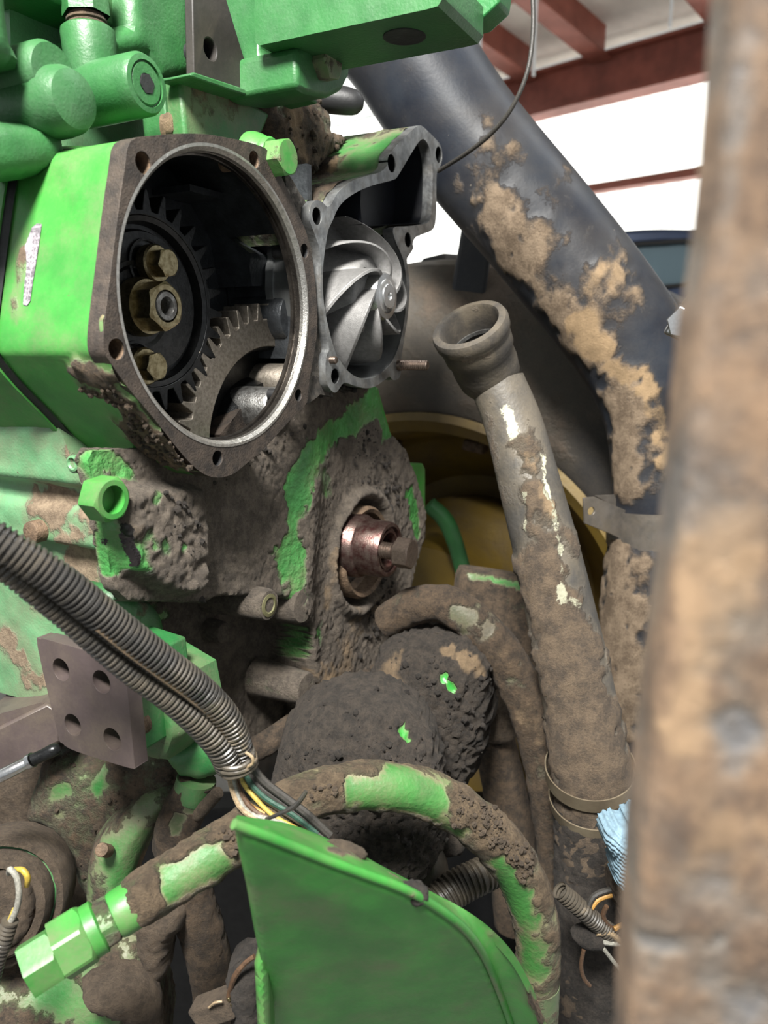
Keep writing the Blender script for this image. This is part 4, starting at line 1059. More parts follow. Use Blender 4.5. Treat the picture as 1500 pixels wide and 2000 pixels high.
# ------------------------------------------------------------------ coolant pipe with rubber collar
cp = thing('coolant_pipe', 'dirty grey steel coolant pipe with an open rubber collar at its top', 'pipe')
PP = path([(972, 750, .80, 53), (1003, 830, .79, 56), (1035, 950, .77, 60), (1068, 1080, .75, 64), (1100, 1220, .73, 68), (1130, 1360, .71, 71), (1152, 1500, .69, 74), (1165, 1600, .69, 76), (1170, 1800, .69, 78), (1170, 2000, .69, 78)])
o = obj('pipe_wall', sweep(PP, 56, .004), PIPE, cp, smooth=60)
dirty(o, .15, [(1040, 960, 30, .3), (1020, 870, 1050, 1000, 34, .35), (1060, 1100, 1110, 1300, 70, .55), (1110, 1300, 1150, 1480, 80, .9), (1050, 960, 30, .3), (1150, 1550, 1170, 1900, 120, .9), (995, 790, 25, -.3)], oil=[(1068, 880, 1078, 960, 12, .62), (1078, 960, 1095, 1060, 11, .55), (1095, 1060, 1105, 1150, 9, .5), (1095, 1165, 1130, 1180, 18, .6), (985, 800, 995, 850, 16, .7), (1018, 960, 1022, 1040, 7, .7)],
      tan=[(1040, 900, 1080, 1000, 26, .6), (1130, 1280, 40, .3)], thick=.003, rough=.005, scale=45, wob=.35)
pb = np.array(PP[0][:3])
p_up = at_depth(905, 640, .80); p_dn = at_depth(978, 765, .80)
ax = np.array([-.40, -.50, .77]); ax /= np.linalg.norm(ax)
cen = at_depth(918, 640, .775)
fcol = along(cen - ax * .062, cen, (0, -1, 0))
o = obj('rubber_collar', lathe([(.026, -.012), (.0295, -.006), (.0320, .0), (.0330, .010), (.0335, .014), (.0330, .030), (.0355, .034), (.0360, .046), (.0355, .050), (.0385, .054), (.0390, .062), (.0375, .066), (.0310, .067), (.0295, .064), (.0285, .040), (.0285, .020)], fcol, 64), RUBBER, cp, smooth=50)
dirty(o, .1, [(880, 700, 960, 705, 14, .6), (905, 585, 30, .5)], wob=.3, tanbase=.1)
obj('inner_sleeve', lathe([(.0283, .030), (.0262, .031), (.0255, .028), (.0250, .0), (1e-5, -.002)], fcol, 64), RUBB, cp)
obj('sleeve_rim', lathe([(.0284, .0360), (.0278, .0385), (.0264, .0385), (.0258, .0350)], fcol, 64), CAST, cp, label='bright rim of the pipe end inside the collar')
# two band clamps, loose around the pipe
def band_clamp(px_, py_, Y, rpx, tilt, h, name, lab, mat):
    P = path([(px_, py_, Y, rpx)])[0]; r = P[3]
    z = np.array([math.sin(math.radians(tilt)), -.30, 1.0]); z /= np.linalg.norm(z)
    fr = along(np.array(P[:3]) - z * h / 2, np.array(P[:3]) + z * h / 2, (0, -1, 0))
    t = thing(name, lab, 'clamp', 'hose clamps on the coolant pipe')
    o = obj('band', lathe([(r, 0), (r, h), (r - .0012, h), (r - .0012, 0), (r, 0)], fr, 72), mat, t, smooth=50); dirty(o, .0, wob=.3, scale=70)
    b = B()
    for k in range(5):
        tt = math.radians(205 + k * 3); 
        f2 = Fr(fr.pts([((r + .0003) * math.cos(tt), (r + .0003) * math.sin(tt), h * .5)])[0], -math.sin(tt) * fr.x + math.cos(tt) * fr.y, fr.z, math.cos(tt) * fr.x + math.sin(tt) * fr.y)
        obj('worm_slot', box(f2, -.0006, .0006, -h * .28, h * .28, -.0002, .0003), MUDW, t, smooth=None)
    return t
band_clamp(1153, 1505, .685, 87, -8, .0155, 'hose_clamp', 'upper loose tan hose clamp tilted around the muddy pipe', BRONZE)
band_clamp(1163, 1556, .69, 89, -12, .0145, 'hose_clamp', 'lower half-buried hose clamp under the loose one on the muddy pipe', BRONZE)
o = obj('hose_sleeve', sweep(path([(1160, 1560, .69, 78), (1168, 1640, .69, 80), (1172, 1800, .69, 84), (1180, 2040, .69, 86)]), 48, .004), MUDW, cp); dirty(o, 1, thick=.002, rough=.006, scale=50)
# ------------------------------------------------------------------ wiring looms and wires
def corr(pitch, depth=.10):
    return lambda s, a: 1 - depth + depth * (1 if (s / pitch) % 1 < .55 else -.6)
lm = thing('wiring_loom', 'ribbed black split loom crossing diagonally from the left edge, the upper thicker one', 'wiring loom')
b = sweep(path([(-40, 1035, .385, 37), (30, 1078, .39, 37), (120, 1138, .40, 37), (215, 1215, .415, 36), (310, 1288, .43, 34), (385, 1345, .445, 32), (435, 1395, .455, 30), (462, 1440, .462, 26), (474, 1478, .468, 23)]), 24, .0008, rmod=corr(.0034))
o = obj('loom_tube', b, LOOM, lm, smooth=50); dirty(o, .05, [(440, 1390, 470, 1470, 30, .5)], tanbase=.25, wob=.2, scale=90)
lm2 = thing('wiring_loom', 'ribbed grey split loom running just under the thicker black one', 'wiring loom')
b = sweep(path([(-40, 1078, .395, 24), (30, 1128, .40, 24), (110, 1190, .41, 25), (190, 1258, .42, 25), (260, 1315, .43, 26), (330, 1362, .44, 28), (390, 1412, .45, 30), (430, 1455, .458, 31), (450, 1490, .465, 32)]), 22, .0008, rmod=corr(.0034))
o = obj('loom_tube', b, LOOM, lm2, smooth=50); dirty(o, .22, tanbase=.35, wob=.3, scale=90)
o = obj('split_edge', sweep(path([(190, 1228, .405, 6), (250, 1275, .415, 7), (310, 1318, .425, 8), (370, 1362, .437, 8), (420, 1405, .447, 7), (450, 1450, .456, 7)]), 10, .002), DRYMUD, lm2); dirty(o, 1, tanbase=.6)
# tie at the loom end
cb = at_depth(463, 1486, .464)
fr = along(cb, at_depth(478, 1530, .468), (0, -1, 0))
tie = thing('loom_tie', 'frayed tape and tie wrapped around the loom end above the loose wires', 'cable tie')
for k, (zz, rr) in enumerate(((-.004, .0118), (.0, .0122), (.004, .0116))):
    P = [(*fr.pts([(rr * math.cos(t) * 1.0, rr * math.sin(t), zz + .001 * math.sin(t * 2 + k))])[0], .0017) for t in np.linspace(0, 2 * math.pi, 18)]
    o = obj('wrap', sweep(P, 8, .003), LOOM, tie); dirty(o, .3, tanbase=.6)
tag(obj('tie_end', sweep(path([(480, 1470, .455, 3), (492, 1478, .453, 3.5), (494, 1490, .453, 3), (480, 1500, .455, 3)]), 8, .002), W_TAN), 'small curled tan tie end at the loom mouth', 'cable tie')
wires = [('tan', W_TAN, [(447, 1505), (455, 1545), (478, 1585), (540, 1615), (600, 1640)], 6), ('brown', W_BRN, [(455, 1508), (470, 1550), (500, 1585), (560, 1612), (615, 1640)], 6), ('yellow', W_YEL, [(468, 1502), (475, 1530), (495, 1555), (530, 1590), (580, 1620)], 4.5),
         ('white and tan', W_GRY, [(452, 1506), (462, 1548), (486, 1588), (545, 1606), (608, 1636)], 5), ('dark green', W_GRN, [(474, 1500), (490, 1530), (520, 1560), (570, 1590), (620, 1628)], 6), ('black', W_BLACK, [(480, 1496), (500, 1530), (540, 1560), (580, 1590), (630, 1625)], 7),
         ('thick black outer', W_BLACK, [(486, 1488), (515, 1525), (560, 1560), (600, 1590), (645, 1632)], 8), ('charcoal', plain('wire_charcoal', (.06, .055, .05), .5), [(478, 1505), (505, 1548), (545, 1578), (590, 1606), (635, 1638)], 7), ('orange', W_ORG, [(460, 1506), (468, 1545), (492, 1575), (545, 1600), (600, 1628)], 4)]
for i, (nm, m_, L_, r) in enumerate(wires):
    pts = path([(x, y, .468 - .012 * (k / 4) + .0015 * (i % 3), r) for k, (x, y) in enumerate(L_)])
    tag(obj('loose_wire', sweep(pts, 8, .004), m_), nm + ' wire hanging out of the loom end over the green hose', 'wire', 'wires out of the loom')
tag(obj('cable_tie', sweep(path([(520, 1600, .45, 4), (545, 1590, .443, 4), (575, 1575, .44, 5), (592, 1555, .44, 5), (598, 1545, .44, 4)]), 8, .003), LOOM), 'dusty cable tie around the loose wires, beside the shield', 'cable tie')

# ------------------------------------------------------------------ big green hydraulic hose
hh = thing('hydraulic_hose', 'thick muddy green hydraulic hose arching across behind the shield', 'hose')
pA = at_depth(45, 1902, .395); pB = at_depth(268, 1762, .43)
b = sweep(path([(262, 1766, .43, 46), (330, 1722, .44, 47), (420, 1665, .455, 46), (500, 1615, .47, 45), (590, 1560, .485, 43), (660, 1540, .495, 43), (750, 1536, .505, 43), (830, 1550, .515, 43), (900, 1585, .52, 43), (965, 1640, .525, 43), (1015, 1710, .53, 42), (1043, 1790, .535, 41), (1052, 1860, .54, 40), (1050, 1920, .545, 39)]), 44, .003)
o = obj('hose_wall', b, HOSEM, hh, smooth=70)
dirty(o, .55, [(350, 1720, 430, 1680, 30, -1.0), (340, 1745, 430, 1700, 22, -.6), (700, 1545, 760, 1540, 30, -.9), (790, 1545, 850, 1570, 30, -1.2), (800, 1520, 40, -.7), (900, 1600, 880, 1620, 30, -.5), (980, 1700, 1020, 1800, 30, -.9), (1020, 1820, 1040, 1900, 30, -.6), (300, 1735, 40, .6), (450, 1650, 30, .7), (920, 1570, 1030, 1680, 30, .8), (600, 1530, 660, 1525, 20, .5), (1060, 1750, 20, .7)],
      tan=[(600, 1540, 720, 1520, 40, .35), (850, 1550, 980, 1640, 45, .35)], thick=.0022, rough=.0035, scale=80, wob=.3)
crumbs(o, 'mud_crumbs', DRYMUD, 300, .0006, .0026, .7, 11, where=[(930, 1570, 1040, 1700, 34, 1), (450, 1650, 30, 1), (560, 1560, 640, 1540, 30, .7)])
fr = along(pA, pB, (0, 0, 1)); LL = np.linalg.norm(pB - pA)
k_ = LL / .075
f1 = obj('cap_nut', hexhead(fr.move(0, 0, .002), .0170, .020, ph=.5, cham=.15), GREEN, hh, smooth=25); dirty(f1, .1, wob=.25, scale=120)
f2 = obj('swivel_nut', hexhead(fr.move(0, 0, .021), .0195, .020, ph=.2, cham=.2), GREEN, hh, smooth=25); dirty(f2, .25, wob=.4, scale=120)
o = obj('swivel_nut_rear', lathe([(.0165, .038), (.0165, .047), (.015, .048), (.013, .0485)], fr, 40), GREEN, hh); dirty(o, .1, wob=.3, scale=120)
o = obj('neck_hex', hexhead(fr.move(0, 0, .047), .0155, .010, ph=.6, cham=.15), GREEN_MUD, hh, smooth=25); dirty(o, .35, wob=.3, scale=120)
o = obj('ferrule', lathe([(.012, .056), (.0142, .057), (.0150, .060), (.0150, LL - .002), (.0142, LL + .001), (.0135, LL + .002)], fr, 48), GREEN, hh); dirty(o, .08, [(160, 1830, 30, .2)], wob=.3, scale=120)
o = obj('peeling_flake', pillow(smooth_loop(facing(316, 1775, .425).loop([(302, 1770), (318, 1758), (328, 1752), (320, 1785), (304, 1798)]), 3), .0015, .002, .004, -.001, facing(316, 1775, .425)), HOSEM, hh); dirty(o, .5)
ce = path([(1050, 1915, .545, 43), (1047, 1990, .55, 43), (1046, 2060, .55, 43)])
o = obj('far_ferrule', sweep(ce, 36, .004), GREEN_DARK, hh); dirty(o, .45, wob=.3)

# ------------------------------------------------------------------ green shield in front
sh = thing('fender_shield', 'bright green curved sheet-metal shield in the bottom foreground', 'shield')
crease = [(456, 1617), (540, 1648), (640, 1688), (720, 1717), (800, 1748), (870, 1790), (915, 1828), (950, 1880), (975, 1940), (1000, 2010), (1020, 2080)]
backe = [(470, 1597), (560, 1608), (650, 1643), (740, 1690), (830, 1735), (905, 1775), (960, 1815), (1005, 1865), (1040, 1930), (1068, 2000), (1090, 2080)]
FH = facing(740, 1850, .40, yaw=6, pitch=27)
fl_ = FH.loop(crease) + FH.loop([(1010, 2180), (520, 2180), (520, 2010), (512, 1900), (498, 1840), (480, 1740), (462, 1660)])
fdl = dense(FH.loop(crease), .002)
def face_h(P):
    Q = np.c_[P, P[:, 0] * 0]
    t = (P[:, 0] + P[:, 1] * .45) * 60
    d = edge_dist(P, fl_)
    return .0012 * np.sin(t + 2.5 * fbm(Q, 8, 2)) * sstep(d, .0, .03) - .004 * sstep(-d, -.004, 0)
o = obj('face', relief([fl_], .003, face_h, -.0045, FH), GREEN, sh, smooth=60); dirty(o, -.12, [(460, 1690, 530, 1900, 22, .22), (520, 1950, 40, .15)], tanbase=.5, wob=.12, scale=90)
# folded lip
C3 = FH.pts([(*p, -.002) for p in FH.loop(crease)]); Bk = np.array([at_depth(x, y, .42 + .002 * k) for k, (x, y) in enumerate(backe)])
C3 = spline(np.c_[C3, np.zeros(len(C3))], .003)[:, :3]; Bk_ = spline(np.c_[Bk, np.zeros(len(Bk))], .003)[:, :3]
m_ = 160
rs_ = lambda A: np.array([[np.interp(t, np.linspace(0, 1, len(A)), A[:, k]) for k in range(3)] for t in np.linspace(0, 1, m_)])
Ca, Ba = rs_(C3), rs_(Bk_); rows_ = 12; V = []
for j in range(rows_ + 1):
    t = j / rows_; V.append(Ca * (1 - t) + Ba * t + np.array([0, 0, 1]) * .003 * math.sin(math.pi * t) ** .7)
V.append(Ba + np.array([0, .004, -.012]))
F = [(j * m_ + i, j * m_ + i + 1, (j + 1) * m_ + i + 1, (j + 1) * m_ + i) for j in range(rows_ + 1) for i in range(m_ - 1)]
o = obj('lip', B().add(np.concatenate(V), F), GREEN, sh, smooth=60)
dirty(o, .02, [(650, 1655, 700, 1672, 26, .7), (805, 1735, 26, .5), (850, 1765, 880, 1790, 12, .75), (960, 1830, 12, .45), (1040, 1960, 1060, 2000, 26, .8), (770, 1700, 840, 1725, 10, .5), (520, 1612, 8, .5), (560, 1665, 8, .4)], tan=[(850, 1760, 890, 1795, 30, .9)], thick=.001, rough=.002, wob=.25, scale=110)
o = obj('crease_bead', sweep([(*p, .0026) for p in Ca[::6]], 12, .003), GREEN, sh); dirty(o, -.05, [(900, 1800, 985, 1960, 10, .45), (810, 1745, 12, .8)], wob=.25, scale=150)
o = obj('mud_clod', pillow(smooth_loop(facing(806, 1745, .380, pitch=-20).loop([(783, 1750), (798, 1730), (822, 1734), (834, 1748), (826, 1764), (800, 1762)]), 3), .001, .0022, .004, -.008, facing(806, 1745, .380, pitch=-20)), MUDW, sh); dirty(o, 1, thick=.001, rough=.004, scale=200)
o = obj('lip_bolt', hexhead(along(at_depth(672, 1672, .396), at_depth(675, 1642, .388), (0, 1, 0)), .0062, .0060), MUDW, sh, smooth=25); dirty(o, 1)
o = obj('lip_mud', pillow(smooth_loop(facing(672, 1668, .392, pitch=-55).loop([(630, 1655), (650, 1640), (690, 1648), (716, 1668), (690, 1684), (655, 1680)]), 3), .001, .003, .006, -.004, facing(672, 1668, .392, pitch=-55)), DRYMUD, sh); dirty(o, 1, thick=.0005, rough=.002, scale=150)
tagp = facing(508, 1865, .405)
o = obj('side_tab', pillow(tagp.loop([(497, 1880), (510, 1860), (522, 1860), (530, 2100), (508, 2100)]), .003, .004, .004, -.02, tagp), GREEN, sh); dirty(o, .2, wob=.3, tanbase=.4)

# ------------------------------------------------------------------ muddy castings under the cover
def muddy(name, lab, cat, fr, L_, step, H, edge, back, mat=MUD, base=.95, marks=(), tan=(), thick=.003, rough=.006, scale=60, nc=0, oil=None, cm=MUDW, crm=(.001, .004), sm=3, wob=.2):
    o = obj(name, pillow(smooth_loop(fr.loop(L_), sm), step, H, edge, back, fr), mat, smooth=70)
    dirty(o, base, marks, tan=tan, thick=thick, rough=rough, scale=scale, wob=wob, oil=oil)
    if nc: crumbs(o, 'mud_crumbs', cm, nc, crm[0], crm[1], .6, 13 + nc)
    return tag(o, lab, cat)
GB = grime('green_under_wet_mud', (0.014, 0.30, 0.03), rough=.4, level=0, amp=.25, bump=1.0, scale=60, mud_dark=(.030, .024, .019), mud_mid=(.085, .066, .05))
muddy('oil_cooler_housing', 'mud-caked rounded housing with small green paint spots, right of the pan rail', 'engine housing', facing(845, 1380, .76, yaw=-15), [(735, 1330), (752, 1268), (800, 1246), (860, 1244), (915, 1258), (942, 1290), (950, 1350), (944, 1440), (922, 1500), (890, 1528), (855, 1500), (800, 1430), (750, 1400)], .0028, .055, .045, -.06, GB, 1.0,
      [(872, 1320, 8, -1.6), (882, 1335, 7, -1.6), (887, 1350, 6, -1.2)], [(770, 1290, 760, 1340, 26, .6), (900, 1275, 930, 1290, 26, .9), (800, 1260, 30, .3)], thick=.004, rough=.013, nc=420, wob=.12, crm=(.0008, .0045))
muddy('filter_head', 'dark wet muddy dome with one green spot, above the green hose', 'engine part', facing(705, 1510, .625), [(541, 1560), (550, 1490), (575, 1435), (625, 1392), (695, 1375), (770, 1386), (828, 1428), (858, 1490), (864, 1570), (850, 1650), (800, 1700), (700, 1715), (600, 1660)], .0026, .055, .055, -.06, GB, 1.0,
      [(789, 1433, 15, -1.6)], [(560, 1520, 20, .3)], thick=.004, rough=.012, nc=520, crm=(.0008, .004), oil=[(780, 1490, 840, 1500, 26, .35), (730, 1470, 760, 1475, 12, .5)], wob=.12)
o = obj('glint_flake', pillow(smooth_loop(facing(688, 1438, .565).loop([(682, 1440), (690, 1428), (696, 1438), (690, 1448)]), 3), .001, .001, .002, -.002, facing(688, 1438, .565)), CAST); tag(o, 'tiny bright flake stuck on the dark muddy dome', 'flake')
bpy.data.objects.remove(o)
muddy('drain_cone', 'dark muddy cone hanging under the dome behind the green hose', 'engine part', facing(790, 1650, .64), [(740, 1580), (850, 1580), (850, 1640), (815, 1760), (785, 1780), (760, 1700)], .004, .03, .03, -.03, GB, .9, scale=60)
muddy('drain_plug', 'small muddy knob to the right of the drain cone', 'engine part', facing(875, 1640, .66), [(840, 1600), (890, 1600), (905, 1630), (898, 1655), (860, 1660), (840, 1640)], .004, .02, .02, -.03, GB, .9)
b = sweep(path([(755, 1215, .80, 30), (800, 1186, .79, 33), (850, 1178, .78, 35), (905, 1198, .77, 36), (960, 1250, .765, 37), (1010, 1330, .76, 38), (1045, 1420, .755, 38), (1068, 1520, .75, 37), (1085, 1640, .75, 36), (1092, 1780, .75, 36), (1095, 1900, .75, 36)]), 36, .004)
o = obj('coolant_hose', b, HOSED, smooth=70); dirty(o, .6, [(905, 1190, 940, 1215, 26, -.5)], tan=[(980, 1280, 1050, 1450, 30, .4)], thick=.002, rough=.004, scale=55, wob=.3); tag(o, 'brown muddy hose curving down behind the rounded housing', 'hose')
fr = facing(975, 1200, .92, yaw=8)
b = pillow(smooth_loop(fr.loop([(898, 1150), (905, 1122), (925, 1116), (1040, 1134), (1062, 1142), (1075, 1340), (1010, 1320), (925, 1260), (898, 1200)]), 2), .005, .008, .010, -.03, fr)
o = obj('rear_bracket', b, GREEN_MUD); dirty(o, .75, [(920, 1122, 1040, 1138, 8, -1.0)], wob=.2); tag(o, 'dark muddy bracket with a green top edge, in front of the yellow rim', 'bracket')
muddy('brown_fitting', 'rusty brown fitting in the dark gap beside the muddy hose', 'pipe fitting', facing(975, 1400, .84), [(945, 1370), (1000, 1365), (1010, 1400), (1000, 1440), (950, 1440), (940, 1400)], .004, .02, .02, -.03, DRYMUD, 1)
b = sweep(path([(965, 1440, .86, 36), (985, 1540, .86, 40), (1000, 1640, .86, 42), (1010, 1800, .86, 42)]), 30, .005); o = obj('lower_pipe', b, HOSED); dirty(o, .8, thick=.002, rough=.003); tag(o, 'dark dusty pipe standing in the gap behind the green hose', 'pipe')
b = sweep(path([(850, 1765, .60, 34), (890, 1735, .61, 35), (940, 1710, .62, 34), (985, 1690, .64, 32), (1030, 1680, .66, 30)]), 26, .0009, rmod=corr(.0045, .08)); o = obj('corrugated_conduit', b, LOOM, smooth=50); dirty(o, .4, wob=.3, tanbase=.1); tag(o, 'short ribbed conduit in the dark gap under the green hose arch', 'conduit')
muddy('grey_block', 'pale dusty lump between the shield and the conduit', 'engine part', facing(840, 1690, .63), [(800, 1720), (840, 1650), (870, 1680), (875, 1740), (820, 1760)], .004, .02, .02, -.03, RUBBER, .3)

# black filler boxes added for the shade under the engine, and a green plate
ax_ = thing('shade_filler', 'black filler boxes added for the shade under the engine, with a green plate', 'filler')
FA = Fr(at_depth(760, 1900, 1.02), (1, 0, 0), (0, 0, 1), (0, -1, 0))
o = obj('beam', box(FA, -.75, .30, -.5, .26, -.10, -.02), BLACK, ax_, bevel=.02); dirty(o, .9)  # black box added to keep the gaps below the engine dark
o = obj('rail', box(Fr(at_depth(760, 1900, .92), N, UP, -U), -.5, .45, -.55, -.02, -.12, -.04), BLACK, ax_, bevel=.01); dirty(o, .9)  # second black filler box, set along the engine side
o = obj('lower_green_plate', prism([facing(1150, 1960, .80).loop([(1080, 1840), (1120, 1790), (1160, 1850), (1200, 2020), (1110, 2050)])], -.02, 0, facing(1150, 1960, .80)), GREEN_DARK, ax_, bevel=.003)

# ------------------------------------------------------------------ lower left corner
fr = facing(200, 1600, .62, yaw=-10)
muddy('guard_plate', 'brown and green dusty plate under the bracket plate', 'guard', fr, [(105, 1478), (200, 1480), (335, 1470), (350, 1530), (300, 1580), (260, 1660), (215, 1760), (170, 1735), (140, 1650), (110, 1610), (60, 1592), (72, 1540)], .004, .015, .02, -.03, GREEN_MUD, .55, [(200, 1500, 190, 1540, 10, -.5), (120, 1550, 20, -.35)], [(170, 1620, 60, .4)], thick=.002, rough=.003, nc=120, cm=DRYMUD)
o = muddy('mount_band', 'worn green curved mounting band with a rusty stud, left of the hanging hose', 'bracket', facing(245, 1670, .585, yaw=15), [(232, 1600), (285, 1555), (330, 1535), (345, 1550), (300, 1620), (268, 1690), (255, 1760), (262, 1800), (180, 1790), (170, 1730), (185, 1660)], .003, .018, .03, -.02, GREEN_MUD, .4, [(250, 1640, 220, 1720, 40, -.35)], [(240, 1600, 30, .3)], thick=.001, rough=.002)
b = B(); lathe(round_prof(.0055, 0, .016, .001), along(at_depth(210, 1662, .565), at_depth(190, 1658, .545)), 20, b=b); obj('stud', b, RUSTR, o)
o = obj('clamp_ring', sweep(path([(330, 1560, .60, 8), (295, 1620, .595, 9), (265, 1690, .59, 10), (248, 1750, .585, 9)]), 14, .004), GREEN_MUD); dirty(o, .45, tanbase=.6); tag(o, 'thin pale ring edge between the mounting band and the hanging hose', 'ring')
b = sweep(path([(385, 1525, .56, 34), (372, 1560, .56, 36), (352, 1600, .56, 38), (345, 1640, .565, 40), (360, 1710, .57, 40), (385, 1790, .575, 40), (408, 1870, .58, 38), (420, 1960, .585, 36), (424, 2050, .59, 36)]), 36, .004)
o = obj('hanging_hose', b, HOSED, smooth=70); dirty(o, .75, [(380, 1540, 370, 1580, 16, -.9), (345, 1600, 342, 1630, 12, -.9)], thick=.002, rough=.004, wob=.25, tan=[(360, 1700, 400, 1900, 30, .15)]); tag(o, 'brown muddy hose hanging down behind the green hydraulic hose', 'hose')
hcl = obj('hose_collar', sweep(path([(384, 1520, .56, 38), (378, 1545, .56, 39), (374, 1556, .56, 37)]), 30, .003), GREEN_DARK, o); dirty(hcl, .3, wob=.3)
o = obj('muddy_stub', sweep(path([(385, 1590, .55, 12), (405, 1570, .545, 11), (425, 1548, .54, 10)]), 12, .003), DRYMUD); dirty(o, 1, thick=.001, rough=.002); tag(o, 'short muddy stub beside the top of the hanging hose', 'stub')
al = thing('alternator', 'round mud-covered alternator at the left edge, bottom corner', 'alternator')
ca = at_depth(-5, 1770, .53); fa = along(ca, ca + np.array([.25, -.9, .35]), (0, 0, 1))
o = obj('case', lathe([(.05, -.06), (.050, -.012), (.0475, -.006), (.044, -.006), (.0425, -.012), (.040, -.012), (.0385, .004), (.036, .010), (.0315, .012), (.0305, .006), (.028, .006)], fa, 72), DRYMUD, al); dirty(o, .9, thick=.001, rough=.003)
obj('inner_ring', lathe([(.0425, -.011), (.0385, -.010), (.0380, -.002)], fa, 64), GREEN_DARK, al)
o = obj('end_cap', pillow(smooth_loop([(-.028, -.02), (-.02, .02), (.01, .028), (.024, .018), (.026, -.010), (.012, -.027)], 4), .002, .014, .010, -.01, fa.move(0, 0, .006)), DRYMUD, al); dirty(o, 1, thick=.002, rough=.004)
o = obj('yellow_tag', sweep(path([(30, 1698, .478, 5), (45, 1700, .475, 6), (54, 1714, .474, 6), (52, 1730, .476, 5)]), 10, .002), YTAG, al)
tag(obj('pale_wire', sweep(path([(18, 1705, .478, 6), (20, 1698, .47, 6), (32, 1712, .468, 6), (37, 1740, .466, 6), (34, 1770, .466, 6), (24, 1795, .466, 6), (16, 1806, .466, 6)]), 10, .003), W_GRY), 'pale grey wire arching over the round alternator', 'wire')
tag(obj('pale_wire', sweep(path([(28, 1775, .468, 4.5), (22, 1790, .467, 4.5), (14, 1806, .467, 4.5)]), 10, .003), W_YEL), 'short yellow wire entering the small loom by the alternator', 'wire')
o = obj('small_loom', sweep(path([(20, 1798, .466, 16), (8, 1835, .464, 17), (-8, 1880, .462, 17), (-20, 1930, .46, 17)]), 18, .0008, rmod=corr(.0032)), LOOM, smooth=50); dirty(o, .2, tanbase=.2); tag(o, 'small ribbed loom at the left edge below the alternator wires', 'wiring loom')
fr = facing(170, 1920, .56, yaw=10)
muddy('axle_casting', 'green and brown dusty casting behind the hose fitting, bottom left', 'casting', fr, [(-40, 1900), (60, 1890), (150, 1850), (195, 1822), (270, 1815), (300, 1850), (308, 1920), (305, 2080), (-40, 2080)], .004, .035, .05, -.05, GREEN_MUD, .52, [(100, 1950, 200, 1990, 40, -.4), (190, 1910, 30, -.4)], [(250, 1870, 60, .25)], thick=.002, rough=.003)
muddy('ledge_casting', 'brown muddy ledge across the bottom left casting', 'casting', facing(240, 1920, .52, yaw=20), [(175, 1940), (240, 1915), (300, 1930), (312, 1975), (300, 2010), (230, 1975), (180, 1960)], .003, .014, .014, -.02, DRYMUD, .9, scale=60)
muddy('hanging_lug', 'brown lug below the green hydraulic hose, left of the hanging hose', 'casting', facing(310, 1830, .55), [(270, 1780), (345, 1770), (352, 1800), (330, 1830), (320, 1900), (290, 1900), (275, 1820)], .003, .015, .015, -.02, DRYMUD, .9)
bk = facing(45, 1430, .58)
o = obj('frame_beam', prism([bk.loop([(-40, 1440), (90, 1375), (118, 1395), (120, 1450), (-40, 1535)])], -.05, 0, bk), PLATE, bevel=.003); dirty(o, -.2, wob=.2); tag(o, 'purple-brown steel beam end at the left edge behind the bracket plate', 'beam')
obj('top_face', prism([bk.loop([(-40, 1405), (80, 1372), (95, 1378), (-40, 1440)], -.004)], -.06, -.004, bk), PLATE, o)
rd = thing('chrome_rod', 'shiny chrome rod end under the brown beam at the left edge', 'rod')
pts = path([(-40, 1536, .51, 13), (20, 1506, .515, 13), (60, 1486, .52, 12)])
obj('rod', sweep(pts, 18, .004), STEEL, rd)
obj('collar', sweep(path([(56, 1488, .52, 15), (64, 1484, .52, 15)]), 18, .001), STEEL, rd)
obj('tip', sweep(path([(64, 1484, .52, 12), (90, 1472, .522, 12), (102, 1466, .523, 13), (110, 1463, .524, 12), (117, 1460, .525, 8)]), 18, .002), GEARD, rd)
muddy('dark_backing', 'added dark filler behind the alternator at the left edge', 'casting', facing(60, 1560, .70), [(-60, 1500), (120, 1480), (140, 1600), (240, 1760), (300, 1830), (200, 1880), (-60, 1700)], .006, .02, .03, -.04, DRYMUD, .9)  # dark filler added to close the gap behind the alternator
# connectors at the bottom
cn = thing('wire_connector', 'muddy wire connector with brass pins at the bottom edge', 'connector')
fr = facing(425, 1965, .46, yaw=-10, roll=-30)
o = obj('body', box(fr, -.022, .010, -.012, .006, -.012, .004), DRYMUD, cn, bevel=.002)
for k in range(3):
    obj('pin', box(fr, .010, .0125, -.010 + k * .0052, -.007 + k * .0052, -.004, .001), ZINC, cn, bevel=.0005)
obj('clip', sweep(path([(408, 1968, .455, 2.5), (420, 1958, .452, 2.5), (434, 1956, .452, 2.5)]), 6, .002), W_TAN, cn)
muddy('oil_sensor', 'dark muddy sensor beside the shield edge, bottom centre', 'sensor', facing(480, 1950, .47), [(455, 1900), (490, 1878), (505, 1900), (510, 2080), (465, 2080), (458, 1960)], .003, .016, .016, -.02, MUDW, 1)
tag(obj('sensor_wire', sweep(path([(440, 1990, .46, 5), (448, 1940, .46, 5), (460, 1905, .455, 6), (480, 1880, .455, 5), (497, 1868, .455, 5)]), 8, .003), W_BRN), 'brown wire curling up beside the muddy sensor', 'wire')

